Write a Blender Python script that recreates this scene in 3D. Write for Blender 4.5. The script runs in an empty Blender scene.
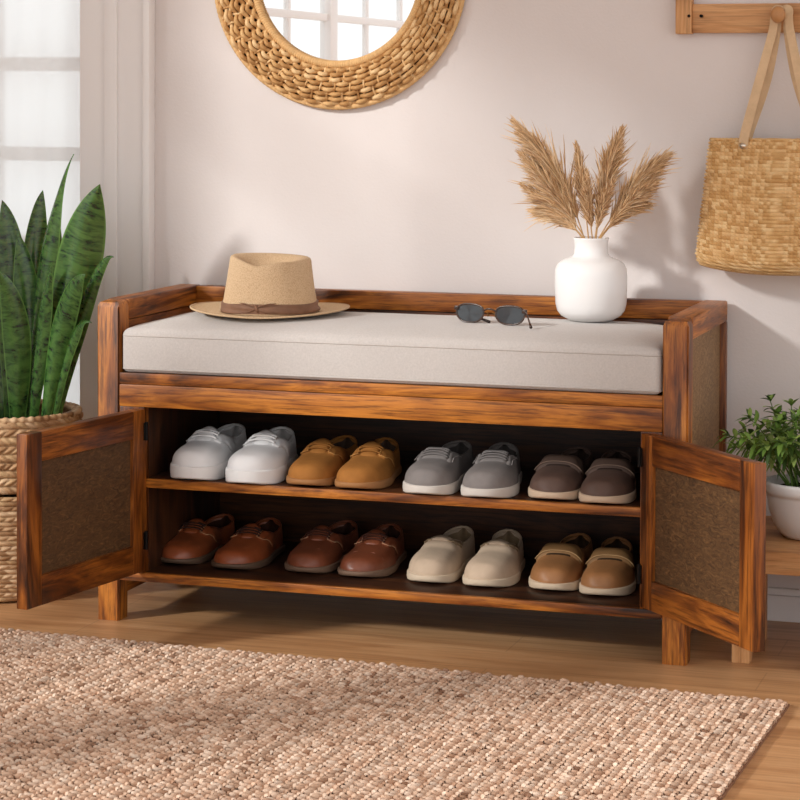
import bpy, bmesh, math, random
import numpy as np
from mathutils import Vector, Matrix
PI = math.pi
random.seed(7); RNG = np.random.default_rng(7)
SC = bpy.context.scene
COL = SC.collection

# ------------------------------------------------------------------ camera
CP = np.array([1.99654, -4.25958, 1.06872]); YAW = .30938; PITCH = .02245; ROLL = .00354
FPX = 2315.56; PY = 144.70
def _axes():
    f = np.array([-math.sin(YAW)*math.cos(PITCH), math.cos(YAW)*math.cos(PITCH), -math.sin(PITCH)])
    r = np.array([math.cos(YAW), math.sin(YAW), 0.]); u = np.cross(r, f)
    r2 = r*math.cos(ROLL)+u*math.sin(ROLL); u2 = -r*math.sin(ROLL)+u*math.cos(ROLL)
    return r2, u2, f
AR, AU, AF = _axes()
cd = bpy.data.cameras.new('camera'); cam = bpy.data.objects.new('camera', cd); COL.objects.link(cam)
M = Matrix.Identity(4)
for i in range(3):
    M[i][0] = AR[i]; M[i][1] = AU[i]; M[i][2] = -AF[i]; M[i][3] = CP[i]
cam.matrix_world = M
cd.sensor_width = 36; cd.sensor_fit = 'HORIZONTAL'; cd.lens = FPX/800*36
cd.shift_x = 0; cd.shift_y = -(400-PY)/800
cd.clip_start = .05; cd.clip_end = 200
SC.camera = cam
def at(u, v, ax, val):
    """point of the plane (axis ax = val) that the photo shows at pixel (u, v)"""
    d = AF + AR*((u-400)/FPX) - AU*((v-PY)/FPX)
    return CP + d*((val-CP[ax])/d[ax])

# ------------------------------------------------------------------ light
w = bpy.data.worlds.new('daylight'); SC.world = w; w.use_nodes = True
wb = w.node_tree.nodes['Background']
wb.inputs[0].default_value = (.99, .995, 1.0, 1); wb.inputs[1].default_value = 1.17
sun = bpy.data.lights.new('sun', 'SUN'); so = bpy.data.objects.new('sun', sun); COL.objects.link(so)
sun.energy = 3.3; sun.color = (1, .98, .955); sun.angle = math.radians(5.5)
SUND = Vector((.62, .66, -.40)).normalized()
so.rotation_euler = SUND.to_track_quat('-Z', 'Y').to_euler(); so.location = (-4, -5, 4)
vs = SC.view_settings
vs.view_transform = 'Standard'; vs.look = 'None'; vs.gamma = 1; vs.use_curve_mapping = False; vs.exposure = 0.17

# ------------------------------------------------------------------ mesh helpers
class MB:
    def __init__(s): s.v = []; s.f = []; s.m = []; s.c = None
    def add(s, V, F, mi=0):
        o = len(s.v); s.v += [tuple(map(float, p)) for p in V]
        s.f += [tuple(i+o for i in q) for q in F]; s.m += [mi]*len(F); return s
    def box(s, lo, hi, bev=.002, mi=0, mat=None):
        b = bmesh.new(); bmesh.ops.create_cube(b, size=1)
        lo = np.array(lo, float); hi = np.array(hi, float)
        for v in b.verts: v.co = Vector(((lo+hi)/2 + np.array(v.co)*(hi-lo)))
        if bev > 0: bmesh.ops.bevel(b, geom=b.edges[:], offset=min(bev, .45*float(min(hi-lo))), segments=2, affect='EDGES', profile=.6)
        if mat is not None: bmesh.ops.transform(b, matrix=mat, verts=b.verts[:])
        b.verts.index_update()
        s.add([v.co for v in b.verts], [[v.index for v in f.verts] for f in b.faces], mi); b.free(); return s
    def grid(s, P, cu=False, cv=False, mi=0, flip=False):
        P = np.asarray(P); n, m = P.shape[:2]
        F = []
        for i in range(n if cu else n-1):
            for j in range(m if cv else m-1):
                q = (i*m+j, ((i+1) % n)*m+j, ((i+1) % n)*m+(j+1) % m, i*m+(j+1) % m)
                F.append(q[::-1] if flip else q)
        return s.add(P.reshape(-1, 3), F, mi)
    def tube(s, path, rad, n=8, mi=0, cap=True, flat=1.0, up=None):
        path = np.asarray(path, float); k = len(path)
        rad = np.full(k, rad) if np.isscalar(rad) else np.asarray(rad)
        T = np.gradient(path, axis=0); T /= np.linalg.norm(T, axis=1)[:, None]+1e-12
        a = np.array(up if up is not None else ((0, 0, 1) if abs(T[0][2]) < .9 else (1, 0, 0)), float)
        R = []
        for i in range(k):
            x = np.cross(a, T[i]); x /= np.linalg.norm(x)+1e-12; y = np.cross(T[i], x)
            if up is None: a = y
            t = np.arange(n)/n*2*PI
            R.append(path[i]+rad[i]*(np.cos(t)[:, None]*x+flat*np.sin(t)[:, None]*y))
        o = len(s.v); s.grid(np.array(R), cv=True, mi=mi)
        if cap:
            s.f.append(tuple(o+j for j in range(n))); s.f.append(tuple(o+(k-1)*n+j for j in range(n-1, -1, -1))); s.m += [mi, mi]
        return s
    def lathe(s, prof, n=48, c=(0, 0, 0), mi=0):
        t = np.arange(n)/n*2*PI
        P = np.array([[(c[0]+r*math.cos(a), c[1]+r*math.sin(a), c[2]+z) for a in t] for r, z in prof])
        return s.grid(P, cv=True, mi=mi)
    def build(s, name, mats, parent=None, smooth=True, cols=None):
        me = bpy.data.meshes.new(name); me.from_pydata(s.v, [], s.f)
        for m_ in (mats if isinstance(mats, (list, tuple)) else [mats]): me.materials.append(m_)
        me.polygons.foreach_set('material_index', s.m)
        if smooth: me.polygons.foreach_set('use_smooth', [True]*len(s.f))
        if cols is not None:
            a = me.color_attributes.new('tint', 'FLOAT_COLOR', 'POINT')
            c = np.ones((len(s.v), 4), np.float32); c[:, :3] = np.asarray(cols).reshape(len(s.v), -1)
            a.data.foreach_set('color', c.ravel())
        me.update()
        b = bmesh.new(); b.from_mesh(me)
        if len(b.faces) < 120000: bmesh.ops.recalc_face_normals(b, faces=b.faces[:]); b.to_mesh(me)
        b.free()
        o = bpy.data.objects.new(name, me); COL.objects.link(o)
        if parent: o.parent = parent
        if smooth == 'sharp': shade_angle(o)
        return o
def shade_angle(o, deg=35):
    me = o.data; b = bmesh.new(); b.from_mesh(me)
    for e in b.edges:
        if len(e.link_faces) == 2 and e.calc_face_angle(0) > math.radians(deg): e.smooth = False
    b.to_mesh(me); b.free()
def thing(name, label, cat, loc=(0, 0, 0), rz=0, group=None):
    o = bpy.data.objects.new(name, None); COL.objects.link(o); o.empty_display_size = .05
    o.location = tuple(map(float, loc)); o.rotation_euler = (0, 0, rz); return tag(o, label, cat, group)
def tag(o, label, cat, group=None, kind=None):
    o['label'] = label; o['category'] = cat
    if group: o['group'] = group
    if kind: o['kind'] = kind
    return o
def struct(o): o['kind'] = 'structure'; return o
def bez(a, b, c, n=12):
    a, b, c = map(lambda q: np.asarray(q, float), (a, b, c)); t = np.linspace(0, 1, n)[:, None]
    return (1-t)**2*a+2*t*(1-t)*b+t*t*c
def through(a, m, c, n=12):
    a, m, c = map(lambda q: np.asarray(q, float), (a, m, c)); return bez(a, 2*m-.5*(a+c), c, n)

# ------------------------------------------------------------------ materials
def lin(c):
    return tuple(((x/255)/12.92 if x/255 <= .04045 else ((x/255+.055)/1.055)**2.4) for x in c)+(1,)
class NT:
    def __init__(s, name):
        s.m = bpy.data.materials.new(name); s.m.use_nodes = True; s.t = s.m.node_tree
        s.p = s.t.nodes['Principled BSDF']; s.out = s.t.nodes['Material Output']
    def n(s, typ, **k):
        o = s.t.nodes.new(typ)
        for a, b in k.items():
            if a[0] == 'i' and a[1:].isdigit(): o.inputs[int(a[1:])].default_value = b
            elif a in o.inputs.keys(): o.inputs[a].default_value = b
            else: setattr(o, a, b)
        return o
    def l(s, a, b): s.t.links.new(a, b)
    def coord(s, scale=(1, 1, 1), rnd=True, kind='Object', rot=(0, 0, 0)):
        tc = s.n('ShaderNodeTexCoord'); mp = s.n('ShaderNodeMapping'); mp.inputs['Scale'].default_value = scale
        mp.inputs['Rotation'].default_value = rot
        src = tc.outputs[kind]
        if rnd:
            oi = s.n('ShaderNodeObjectInfo'); ml = s.n('ShaderNodeMath', operation='MULTIPLY', i1=7.3); s.l(oi.outputs['Random'], ml.inputs[0])
            ad = s.n('ShaderNodeVectorMath', operation='ADD'); s.l(src, ad.inputs[0]); s.l(ml.outputs[0], ad.inputs[1]); src = ad.outputs[0]
        s.l(src, mp.inputs['Vector']); return mp.outputs[0]
    def noise(s, vec, scale, detail=4, rough=.55, dist=0):
        o = s.n('ShaderNodeTexNoise'); o.inputs['Scale'].default_value = scale; o.inputs['Detail'].default_value = detail
        o.inputs['Roughness'].default_value = rough; o.inputs['Distortion'].default_value = dist
        s.l(vec, o.inputs['Vector']); return o.outputs[0]
    def ramp(s, fac, stops):
        o = s.n('ShaderNodeValToRGB'); e = o.color_ramp.elements
        while len(e) < len(stops): e.new(.5)
        for i, (p, c) in enumerate(stops): e[i].position = p; e[i].color = c if len(c) == 4 else lin(c)
        s.l(fac, o.inputs[0]); return o.outputs[0]
    def mix(s, fac, a, b, mode='MIX'):
        o = s.n('ShaderNodeMix', data_type='RGBA', blend_type=mode)
        for v, i in ((fac, 0), (a, 6), (b, 7)):
            if isinstance(v, (int, float, tuple)): o.inputs[i].default_value = v
            else: s.l(v, o.inputs[i])
        return o.outputs[2]
    def bump(s, h, strength=.3, dist=.002):
        b = s.n('ShaderNodeBump'); b.inputs['Strength'].default_value = strength; b.inputs['Distance'].default_value = dist
        s.l(h, b.inputs['Height']); s.l(b.outputs[0], s.p.inputs['Normal'])
    def col(s, c):
        if isinstance(c, tuple): s.p.inputs['Base Color'].default_value = c
        else: s.l(c, s.p.inputs['Base Color'])
    def set(s, rough=.5, spec=.5, **k):
        s.p.inputs['Roughness'].default_value = rough; s.p.inputs['Specular IOR Level'].default_value = spec
        for a, b in k.items(): s.p.inputs[a.replace('_', ' ')].default_value = b
        return s.m

def wood(name, cols, axis, rough=.42, fine=1.0, grain=1.0, knots=True, gs=.75):
    t = NT(name); sc = [11., 11., 11.]; sc[axis] = 1.3
    v = t.coord(tuple(sc))
    a = t.noise(v, 1.6*grain, 5, .6, 1.6)
    sc2 = [190., 190., 190.]; sc2[axis] = 9.
    b = t.noise(t.coord(tuple(sc2)), 1.0*fine, 4, .7, .3)
    base = t.ramp(a, [(.33, cols[0]), (.46, cols[1]), (.58, cols[2]), (.70, cols[1])])
    g = t.ramp(b, [(.38, (.22, .18, .14, 1)), (.48, (.80, .77, .73, 1)), (.60, (1.0, 1.0, 1.0, 1))])
    c = t.mix(gs, base, g, 'MULTIPLY')
    if knots:
        k = t.noise(t.coord((4, 4, 4)), 1.2, 2, .5, .5)
        c = t.mix(.8, c, t.ramp(k, [(.38, (.55, .46, .40, 1)), (.52, (1, 1, 1, 1))]), 'MULTIPLY')
    t.col(c); t.bump(b, .25, .0006); return t.set(rough, .4)
STAIN = [(62, 30, 9), (150, 84, 26), (198, 124, 46)]
BW = [wood('bench_wood_%s' % 'xyz'[i], STAIN, i) for i in range(3)]
DSTAIN = [(46, 22, 9), (112, 59, 20), (162, 94, 34)]
DW = [wood('door_wood_%s' % 'xyz'[i], DSTAIN, i, rough=.36) for i in range(3)]
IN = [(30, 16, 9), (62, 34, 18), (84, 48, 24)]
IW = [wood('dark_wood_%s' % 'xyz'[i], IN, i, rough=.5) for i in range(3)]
OAK = [(160, 108, 66), (196, 142, 92), (212, 162, 112)]
OW = [wood('oak_wood_%s' % 'xyz'[i], OAK, i, rough=.55, gs=.35) for i in range(3)]

def mat_panel(name, c0, c1, c2):
    t = NT(name); v = t.coord((.40, .40, 1))
    a = t.noise(v, 105, 6, .6, 1.8); b = t.noise(v, 9, 3, .5, .6)
    c = t.mix(b, t.ramp(a, [(.3, c0), (.55, c1), (.72, c2)]), t.ramp(a, [(.3, c0), (.62, c1), (.85, c2)]))
    t.col(c); t.bump(a, .5, .0015); return t.set(.6, .3)
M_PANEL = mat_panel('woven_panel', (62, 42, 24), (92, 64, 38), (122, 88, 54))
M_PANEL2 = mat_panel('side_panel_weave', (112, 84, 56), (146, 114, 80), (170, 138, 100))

def plain(name, c, rough=.5, spec=.5, bump=None, var=0, **k):
    t = NT(name)
    if var:
        n = t.noise(t.coord((1, 1, 1)), var[0], 4, .6, .3)
        a = tuple(x*(1-var[1]) for x in lin(c)[:3])+(1,); b = tuple(min(1, x*(1+var[1])) for x in lin(c)[:3])+(1,)
        t.col(t.ramp(n, [(.3, a), (.7, b)]))
    else: t.col(lin(c))
    if bump: t.bump(t.noise(t.coord((1, 1, 1)), bump[0], 3, .6), bump[1], bump[2])
    return t.set(rough, spec, **k)
M_WALL = plain('painted_plaster', (221, 213, 210), .9, .2, bump=(160, .35, .0012), var=(3, .02))
M_TRIM = plain('white_paint', (238, 234, 232), .5, .4)
M_CEIL = plain('ceiling_paint', (236, 232, 228), .9, .2)
M_BLACK = plain('black_metal', (28, 25, 24), .4, .5, Metallic=.8)
M_CERAMIC = plain('white_glaze', (236, 234, 233), .22, .5)
M_POT = plain('white_pot_glaze', (226, 222, 220), .35, .5)
M_SOIL = plain('soil', (48, 34, 24), .95, .1, bump=(90, 1, .006))

def mat_floor():
    t = NT('oak_floor'); v = t.coord((1, 1, 1), rnd=False)
    br = t.n('ShaderNodeTexBrick', offset=.37, offset_frequency=2); br.inputs['Scale'].default_value = 1
    br.inputs['Brick Width'].default_value = 1.35; br.inputs['Row Height'].default_value = .135; br.inputs['Mortar Size'].default_value = .0014
    br.inputs['Color1'].default_value = (.25, .25, .25, 1); br.inputs['Color2'].default_value = (.8, .8, .8, 1); br.inputs['Mortar'].default_value = (0, 0, 0, 1)
    t.l(v, br.inputs['Vector'])
    g = t.noise(t.coord((1.4, 16, 1), rnd=False), 1.6, 5, .6, 1.0)
    f = t.noise(t.coord((6, 130, 1), rnd=False), 1.0, 3, .6, .2)
    a = t.ramp(g, [(.3, (170, 120, 78)), (.5, (199, 150, 104)), (.7, (214, 168, 122))])
    a = t.mix(.5, a, t.ramp(f, [(.3, (.72, .68, .64, 1)), (.6, (1, 1, 1, 1))]), 'MULTIPLY')
    a = t.mix(.30, a, t.ramp(br.outputs[0], [(0, (.2, .15, .1, 1)), (.25, (.80, .78, .76, 1)), (.8, (1, 1, 1, 1))]), 'MULTIPLY')
    t.col(a); t.bump(f, .1, .0005); return t.set(.38, .45)
M_FLOOR = mat_floor()

def mat_linen(name, c):
    t = NT(name); v = t.coord((1, 1, 1))
    w1 = t.n('ShaderNodeTexWave', wave_type='BANDS', bands_direction='X'); w1.inputs['Scale'].default_value = 260; w1.inputs['Distortion'].default_value = 1.5
    w2 = t.n('ShaderNodeTexWave', wave_type='BANDS', bands_direction='Z'); w2.inputs['Scale'].default_value = 260; w2.inputs['Distortion'].default_value = 1.5
    w3 = t.n('ShaderNodeTexWave', wave_type='BANDS', bands_direction='Y'); w3.inputs['Scale'].default_value = 260; w3.inputs['Distortion'].default_value = 1.5
    for w_ in (w1, w2, w3): t.l(v, w_.inputs[0])
    s1 = t.n('ShaderNodeMath', operation='ADD'); s2 = t.n('ShaderNodeMath', operation='ADD')
    t.l(w1.outputs[1], s1.inputs[0]); t.l(w2.outputs[1], s1.inputs[1]); t.l(s1.outputs[0], s2.inputs[0]); t.l(w3.outputs[1], s2.inputs[1])
    n = t.noise(v, 260, 4, .7, .3); a = lin(c)
    t.col(t.ramp(n, [(.3, tuple(x*.92 for x in a[:3])+(1,)), (.7, tuple(min(1, x*1.08) for x in a[:3])+(1,))]))
    t.bump(s2.outputs[0], .25, .0006); m = t.set(.9, .15, Sheen_Weight=.25); return m
M_LINEN = mat_linen('grey_linen', (196, 189, 184))
M_PIPING = mat_linen('grey_piping', (190, 182, 176))
def mat_tint(name, rough=.7, spec=.25, nscale=300, amt=.12):
    t = NT(name); a = t.n('ShaderNodeAttribute', attribute_name='tint')
    n = t.noise(t.coord((1, 1, 1)), nscale, 3, .6)
    t.col(t.mix(1.0, a.outputs[0], t.ramp(n, [(.3, (1-amt,)*3+(1,)), (.7, (1, 1, 1, 1))]), 'MULTIPLY'))
    return t.set(rough, spec)
M_TINT = mat_tint('dyed_fibre')
M_STRAW = mat_tint('straw_fibre', .6, .3, 500, .2)

def mat_glass(name):
    t = NT(name); t.t.nodes.remove(t.p); a = t.n('ShaderNodeBsdfTransparent'); a.inputs[0].default_value = (.97, .98, .98, 1)
    g = t.n('ShaderNodeBsdfGlossy'); g.inputs['Roughness'].default_value = .02
    m = t.n('ShaderNodeMixShader', i0=.03); t.l(a.outputs[0], m.inputs[1]); t.l(g.outputs[0], m.inputs[2]); t.l(m.outputs[0], t.out.inputs[0]); return t.m
M_GLASS = mat_glass('window_glass')
t = NT('sheer_voile'); t.t.nodes.remove(t.p)
tl = t.n('ShaderNodeBsdfTranslucent'); tl.inputs[0].default_value = (.97, .96, .95, 1)
df = t.n('ShaderNodeBsdfDiffuse'); df.inputs[0].default_value = (.93, .92, .91, 1)
tr = t.n('ShaderNodeBsdfTransparent'); m1 = t.n('ShaderNodeMixShader', i0=.28); m2 = t.n('ShaderNodeMixShader', i0=.50)
t.l(tl.outputs[0], m1.inputs[1]); t.l(df.outputs[0], m1.inputs[2]); t.l(m1.outputs[0], m2.inputs[1]); t.l(tr.outputs[0], m2.inputs[2]); t.l(m2.outputs[0], t.out.inputs[0])
M_VOILE = t.m
M_MIRROR = plain('silvered_glass', (245, 244, 243), .01, .5, Metallic=1.0)

# ------------------------------------------------------------------ room
WY = .440            # face of the back wall
XW = -1.25           # face of the left wall
CE = 2.65
xr = at(149, 200, 1, WY-.034)[0]           # right edge of the casing of the window in the back wall
xg = at(84, 200, 1, WY)[0]            # right edge of its opening
xl = xg-.72
b = MB(); b.box((-1.4, -7.5, -.1), (4.2, .7, 0), 0)
struct(b.build('floor', M_FLOOR, smooth=False))
b = MB(); b.box((xg, WY, 0), (4.2, WY+.18, CE), 0); b.box((XW-.15, WY, 0), (xl, WY+.18, CE), 0)
b.box((xl, WY, 2.35), (xg, WY+.18, CE), 0); b.box((xl, WY, 0), (xg, WY+.18, .14), 0)
struct(b.build('wall_back', M_WALL, smooth=False))
WIN = [(-7.3, -6.1), (-5.8, -2.75), (-2.45, -.92)]; WZ = (.30, 2.48)
b = MB(); ys = [-7.5]+[q for p_ in WIN for q in p_]+[WY+.18]
for i in range(0, len(ys), 2): b.box((XW-.15, ys[i], 0), (XW, ys[i+1], CE), 0)
for y0, y1 in WIN: b.box((XW-.15, y0, 0), (XW, y1, WZ[0]), 0); b.box((XW-.15, y0, WZ[1]), (XW, y1, CE), 0)
struct(b.build('wall_left', M_WALL, smooth=False))
b = MB(); b.box((-1.4, -2.6, CE), (4.2, .7, CE+.1), 0); struct(b.build('ceiling', M_CEIL, smooth=False))
# baseboards
b = MB()
for x0, x1 in ((xr, 4.2),):
    b.box((x0, WY-.016, 0), (x1, WY, .052), .002); b.box((x0, WY-.011, .052), (x1, WY, .066), .003)
struct(b.build('baseboard_back', M_TRIM, smooth='sharp'))
b = MB(); b.box((XW, -7.5, 0), (XW+.016, WY, .105), .003); struct(b.build('baseboard_left', M_TRIM, smooth='sharp'))
# casing (stepped) of the tall window in the back wall
x117 = at(117, 200, 1, WY-.028)[0]; x142 = at(142, 200, 1, WY-.034)[0]; x104 = at(103, 200, 1, WY-.03)[0]
b = MB(); b.box((x117, WY-.024, 0), (x142, WY, 2.46), .002); b.box((x142, WY-.034, 0), (xr, WY, 2.48), .004)
b.box((x104, WY-.030, 0), (x117, WY, 2.42), .006); b.box((xg, WY-.022, 0), (x104, WY, 2.40), .002)
b.box((xl-.11, WY-.05, 0), (xl, WY, 2.48), .003); b.box((xl, WY-.05, 2.37), (x104, WY, 2.48), .003)
b.box((xl, WY-.03, 0), (xg, WY, .14), .002)
struct(b.build('trim_1', M_TRIM, smooth='sharp'))
w1 = MB(); yy = WY+.07
w1.box((xl, yy, .14), (xl+.05, yy+.05, 2.35), .003); w1.box((xg-.035, yy, .14), (xg, yy+.05, 2.35), .003)
w1.box((xl, yy, .14), (xg, yy+.05, .2), .003); w1.box((xl, yy, 2.29), (xg, yy+.05, 2.35), .003)
xm = at(-13, 100, 1, yy)[0]; w1.box((xm-.02, yy, .14), (xm+.02, yy+.05, 2.35), .003)
for pv in (64, 154, 244, 334):
    z = at(40, pv, 1, yy)[2]; w1.box((xl, yy+.008, z-.016), (xg, yy+.04, z+.016), .003)
wo = struct(w1.build('window_1', M_TRIM, smooth='sharp'))
g = MB(); g.box((xl+.02, yy+.022, .16), (xg-.02, yy+.026, 2.33), 0); g.build('pane', M_GLASS, wo, smooth=False)
b = MB(); x = np.linspace(xl+.01, xg-.002, 160); z = np.linspace(.16, 2.33, 4)
P = np.array([[(a, WY+.035+.0018*math.sin(a*95)+.001*math.sin(a*41+1), c) for a in x] for c in z]); b.grid(P)
cur = tag(b.build('sheer_curtain', M_VOILE), 'sheer white voile curtain covering the tall window behind the snake plant', 'curtain')
md = cur.modifiers.new('s', 'SOLIDIFY'); md.thickness = .0008
# the three windows of the left wall (seen in the mirror, they let the sun in)
for k, (y0, y1) in enumerate(WIN):
    b = MB(); X0, X1 = XW-.11, XW-.06; Z0, Z1 = WZ
    for q in (y0-.004, y1-.056): b.box((X0+.001, q, Z0-.004), (X1+.001, q+.06, Z1+.004), .003)
    b.box((X0, y0, Z0-.004), (X1, y1, Z0+.06), .003); b.box((X0, y0, Z1-.06), (X1, y1, Z1+.004), .003)
    ym = (y0+y1)/2; b.box((X0+.003, ym-.045, Z0+.02), (X1+.004, ym+.045, Z1-.02), .003)
    for q in ((.25, .75) if y1-y0 < 2.5 else (.17, .335, .665, .83)): yq = y0+(y1-y0)*q; b.box((X0+.013, yq-.014, Z0+.02), (X1-.013, yq+.014, Z1-.02), .002)
    for q in (.25, .5, .75): zq = Z0+(Z1-Z0)*q; b.box((X0+.01, y0+.02, zq-.016), (X1-.01, y1-.02, zq+.016), .002)
    b.box((XW-.02, y0-.09, Z0-.09), (XW+.02, y0+.006, Z1+.09), .003); b.box((XW-.02, y1-.006, Z0-.09), (XW+.02, y1+.09, Z1+.09), .003)
    b.box((XW-.019, y0, Z1-.006), (XW+.019, y1, Z1+.089), .003); b.box((XW-.02, y0, Z0-.09), (XW+.05, y1, Z0+.006), .003)
    wf = struct(b.build('window_%d' % (k+2), M_TRIM, smooth='sharp'))
    b = MB(); b.box((XW-.0865, y0+.01, Z0+.01), (XW-.0835, y1-.01, Z1-.01), 0); b.build('pane', M_GLASS, wf, smooth=False)

# ------------------------------------------------------------------ storage bench
W, D, H, T = 1.2, .428, .648, .0487
TL = T-.006
bench = thing('storage_bench', 'stained wooden shoe storage bench with both cabinet doors standing open', 'bench')
def part(name, lo, hi, m, parent=bench, bev=.002, mat=None):
    return MB().box(lo, hi, bev, mat=mat).build(name, m, parent, smooth='sharp')
for x0 in (-.006, W-T):       # front posts, chamfered head, slightly tapering foot
    b = bmesh.new(); bmesh.ops.create_cube(b, size=1)
    for v in b.verts: v.co = Vector((x0+T/2+v.co.x*T, T/2+v.co.y*T, H/2+v.co.z*H))
    top = [e for e in b.edges if all(v.co.z > H-.001 for v in e.verts) and abs(e.verts[0].co.y-e.verts[1].co.y) > .01 or all(v.co.z > H-.001 and v.co.y < .01 for v in e.verts)]
    bmesh.ops.bevel(b, geom=top, offset=.014, segments=2, affect='EDGES', profile=.5)
    bmesh.ops.bevel(b, geom=[e for e in b.edges if abs(e.verts[0].co.z-e.verts[1].co.z) > .3], offset=.003, segments=2, affect='EDGES')
    for v in b.verts:
        if v.co.z < .001: v.co.x += (x0+T/2-v.co.x)*.06; v.co.y += (T/2-v.co.y)*.06
    b.verts.index_update(); m_ = MB().add([v.co for v in b.verts], [[v.index for v in f.verts] for f in b.faces]); b.free()
    m_.build('post', BW[2], bench, smooth='sharp')
for x0 in (-.006, W-T): part('rear_post', (x0, D-.018, 0), (x0+T, D, H-.042), DW[2])
for x0 in (-.006, W-T):
    b = MB(); b.box((x0, T, H-.042), (x0+T, D, H), .004); b.build('arm_rail', BW[1], bench, smooth='sharp')
    xi = x0+.012
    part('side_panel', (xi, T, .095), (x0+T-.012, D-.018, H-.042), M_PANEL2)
    xj = TL-.012 if x0 < .1 else x0+.002
    part('inner_rail', (xj, T, H-.085), (xj+.010, D-.03, H-.043), DW[1])
    part('side_rail', (x0+.004, T, .05), (x0+T-.004, D-.034, .095), BW[1])
part('back_rail', (TL, D-.030, H-.040), (W-T, D, H-.001), BW[0], bev=.003)
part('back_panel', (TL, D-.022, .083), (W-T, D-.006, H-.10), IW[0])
part('back_lower_rail', (TL, D-.024, H-.0995), (W-T, D-.006, H-.041), DW[0])
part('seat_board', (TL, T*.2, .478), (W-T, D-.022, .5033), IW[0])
part('front_rail', (TL, .002, .481), (W-T, .024, .5033), BW[0])
part('front_apron', (TL, .000, .4353), (W-T, .024, .4805), BW[0], bev=.003)
zs1, zs0 = .2897, .2725; XL, XR = .097, 1.110
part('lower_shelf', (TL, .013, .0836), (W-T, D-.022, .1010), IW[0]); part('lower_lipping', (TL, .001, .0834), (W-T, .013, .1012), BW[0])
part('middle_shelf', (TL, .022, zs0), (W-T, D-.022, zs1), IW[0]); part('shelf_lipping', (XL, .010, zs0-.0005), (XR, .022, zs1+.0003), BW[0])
for x0, x1 in ((TL, XL), (XR, W-T)):
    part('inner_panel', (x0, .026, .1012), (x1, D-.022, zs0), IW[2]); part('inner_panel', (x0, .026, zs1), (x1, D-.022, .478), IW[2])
part('stile', (TL, .002, .1012), (XL, .026, .4353), DW[2]); part('stile', (XR, .002, .1012), (W-T, .026, .4353), DW[2])
# doors: local x along the door from the hinge, local y 0..-th away from the inside face
def door(hx, hy, dirv, width, side, lab):
    th, st, z0, z1 = .024, .056, .1055, .4325
    ang = math.atan2(dirv[1], dirv[0])
    fr = bpy.data.objects.new('door', None); COL.objects.link(fr); fr.parent = bench
    fr.location = (hx, hy, 0); fr.rotation_euler = (0, 0, ang)
    y0, y1 = (-th, 0) if side > 0 else (0, th)        # visible (inside) face at y=0
    face = 0
    part('door_stile', (0, y0, z0), (st*.72, y1, z1), DW[2], fr); part('door_stile', (width-st*.85, y0, z0), (width, y1, z1), DW[2], fr)
    part('door_rail', (st*.72, y0, z1-st*1.0), (width-st*.85, y1, z1), DW[0], fr); part('door_rail', (st*.72, y0, z0), (width-st*.85, y1, z0+st*1.0), DW[0], fr)
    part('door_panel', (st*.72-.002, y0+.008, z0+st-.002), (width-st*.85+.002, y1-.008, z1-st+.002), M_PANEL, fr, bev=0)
    for z in (.15, .37):
        b = MB(); yv = .0005 if side < 0 else -.0005
        s_ = 1 if side > 0 else -1
        b.box((-.006, min(0, -s_*.0) - (.0015 if side < 0 else -.0), z), (.006, .0015 if side > 0 else 0, z+.035), .0004)
        b.tube([(-.004, s_*.001, z-.001), (-.004, s_*.001, z+.036)], .0035, 8)
        b.build('hinge', M_BLACK, fr, smooth='sharp')
    return fr
# local +y is the dir rotated +90deg: left door inside face normal is +x side; right door inside face normal is -x,-y side
dl = np.array([.037-.1005, -.392-.0]); door(.1005, -.002, dl, float(np.hypot(*dl)), 1, 'left')
dr = np.array([1.371-1.1118, -.289]); door(1.1118, -.002, dr, float(np.hypot(*dr)), -1, 'right')

# ------------------------------------------------------------------ cushion
CZ = .5035; CH = .0870
cu0 = np.array([TL+.002, .004, CZ]); cu1 = np.array([W-T-.004, D-.040, CZ+CH])
def softbox(lo, hi, r, nx=60, ny=24, nz=8, puff=.0215):
    b = bmesh.new(); bmesh.ops.create_cube(b, size=1)
    for v in b.verts: v.co = Vector((lo+hi)/2+np.array(v.co)*(hi-lo))
    bmesh.ops.bevel(b, geom=b.edges[:], offset=r, segments=5, affect='EDGES', profile=.5)
    for ax, n in ((0, nx), (1, ny)):
        for k in range(1, n):
            c = [0, 0, 0]; c[ax] = lo[ax]+r+(hi[ax]-lo[ax]-2*r)*k/n; no = [0, 0, 0]; no[ax] = 1
            bmesh.ops.bisect_plane(b, geom=b.verts[:]+b.edges[:]+b.faces[:], plane_co=c, plane_no=no)
    for v in b.verts:
        u = (v.co.x-lo[0])/(hi[0]-lo[0])*2-1; q = (v.co.y-lo[1])/(hi[1]-lo[1])*2-1
        if v.co.z > (lo[2]+hi[2])/2: v.co.z += puff*(1-abs(u)**10)*(1-abs(q)**5)+.0006*math.sin(v.co.x*23)*math.sin(v.co.y*31)
        if v.co.y < lo[1]+r*.5 and lo[2]+r < v.co.z < hi[2]-r: v.co.y -= 0
    b.verts.index_update(); m_ = MB().add([v.co for v in b.verts], [[v.index for v in f.verts] for f in b.faces]); b.free(); return m_
cush = thing('seat_cushion', 'light grey linen box cushion lying on the wooden bench seat', 'cushion', (0, 0, 0))
softbox(cu0, cu1, .013).build('cushion_cover', M_LINEN, cush)
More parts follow.
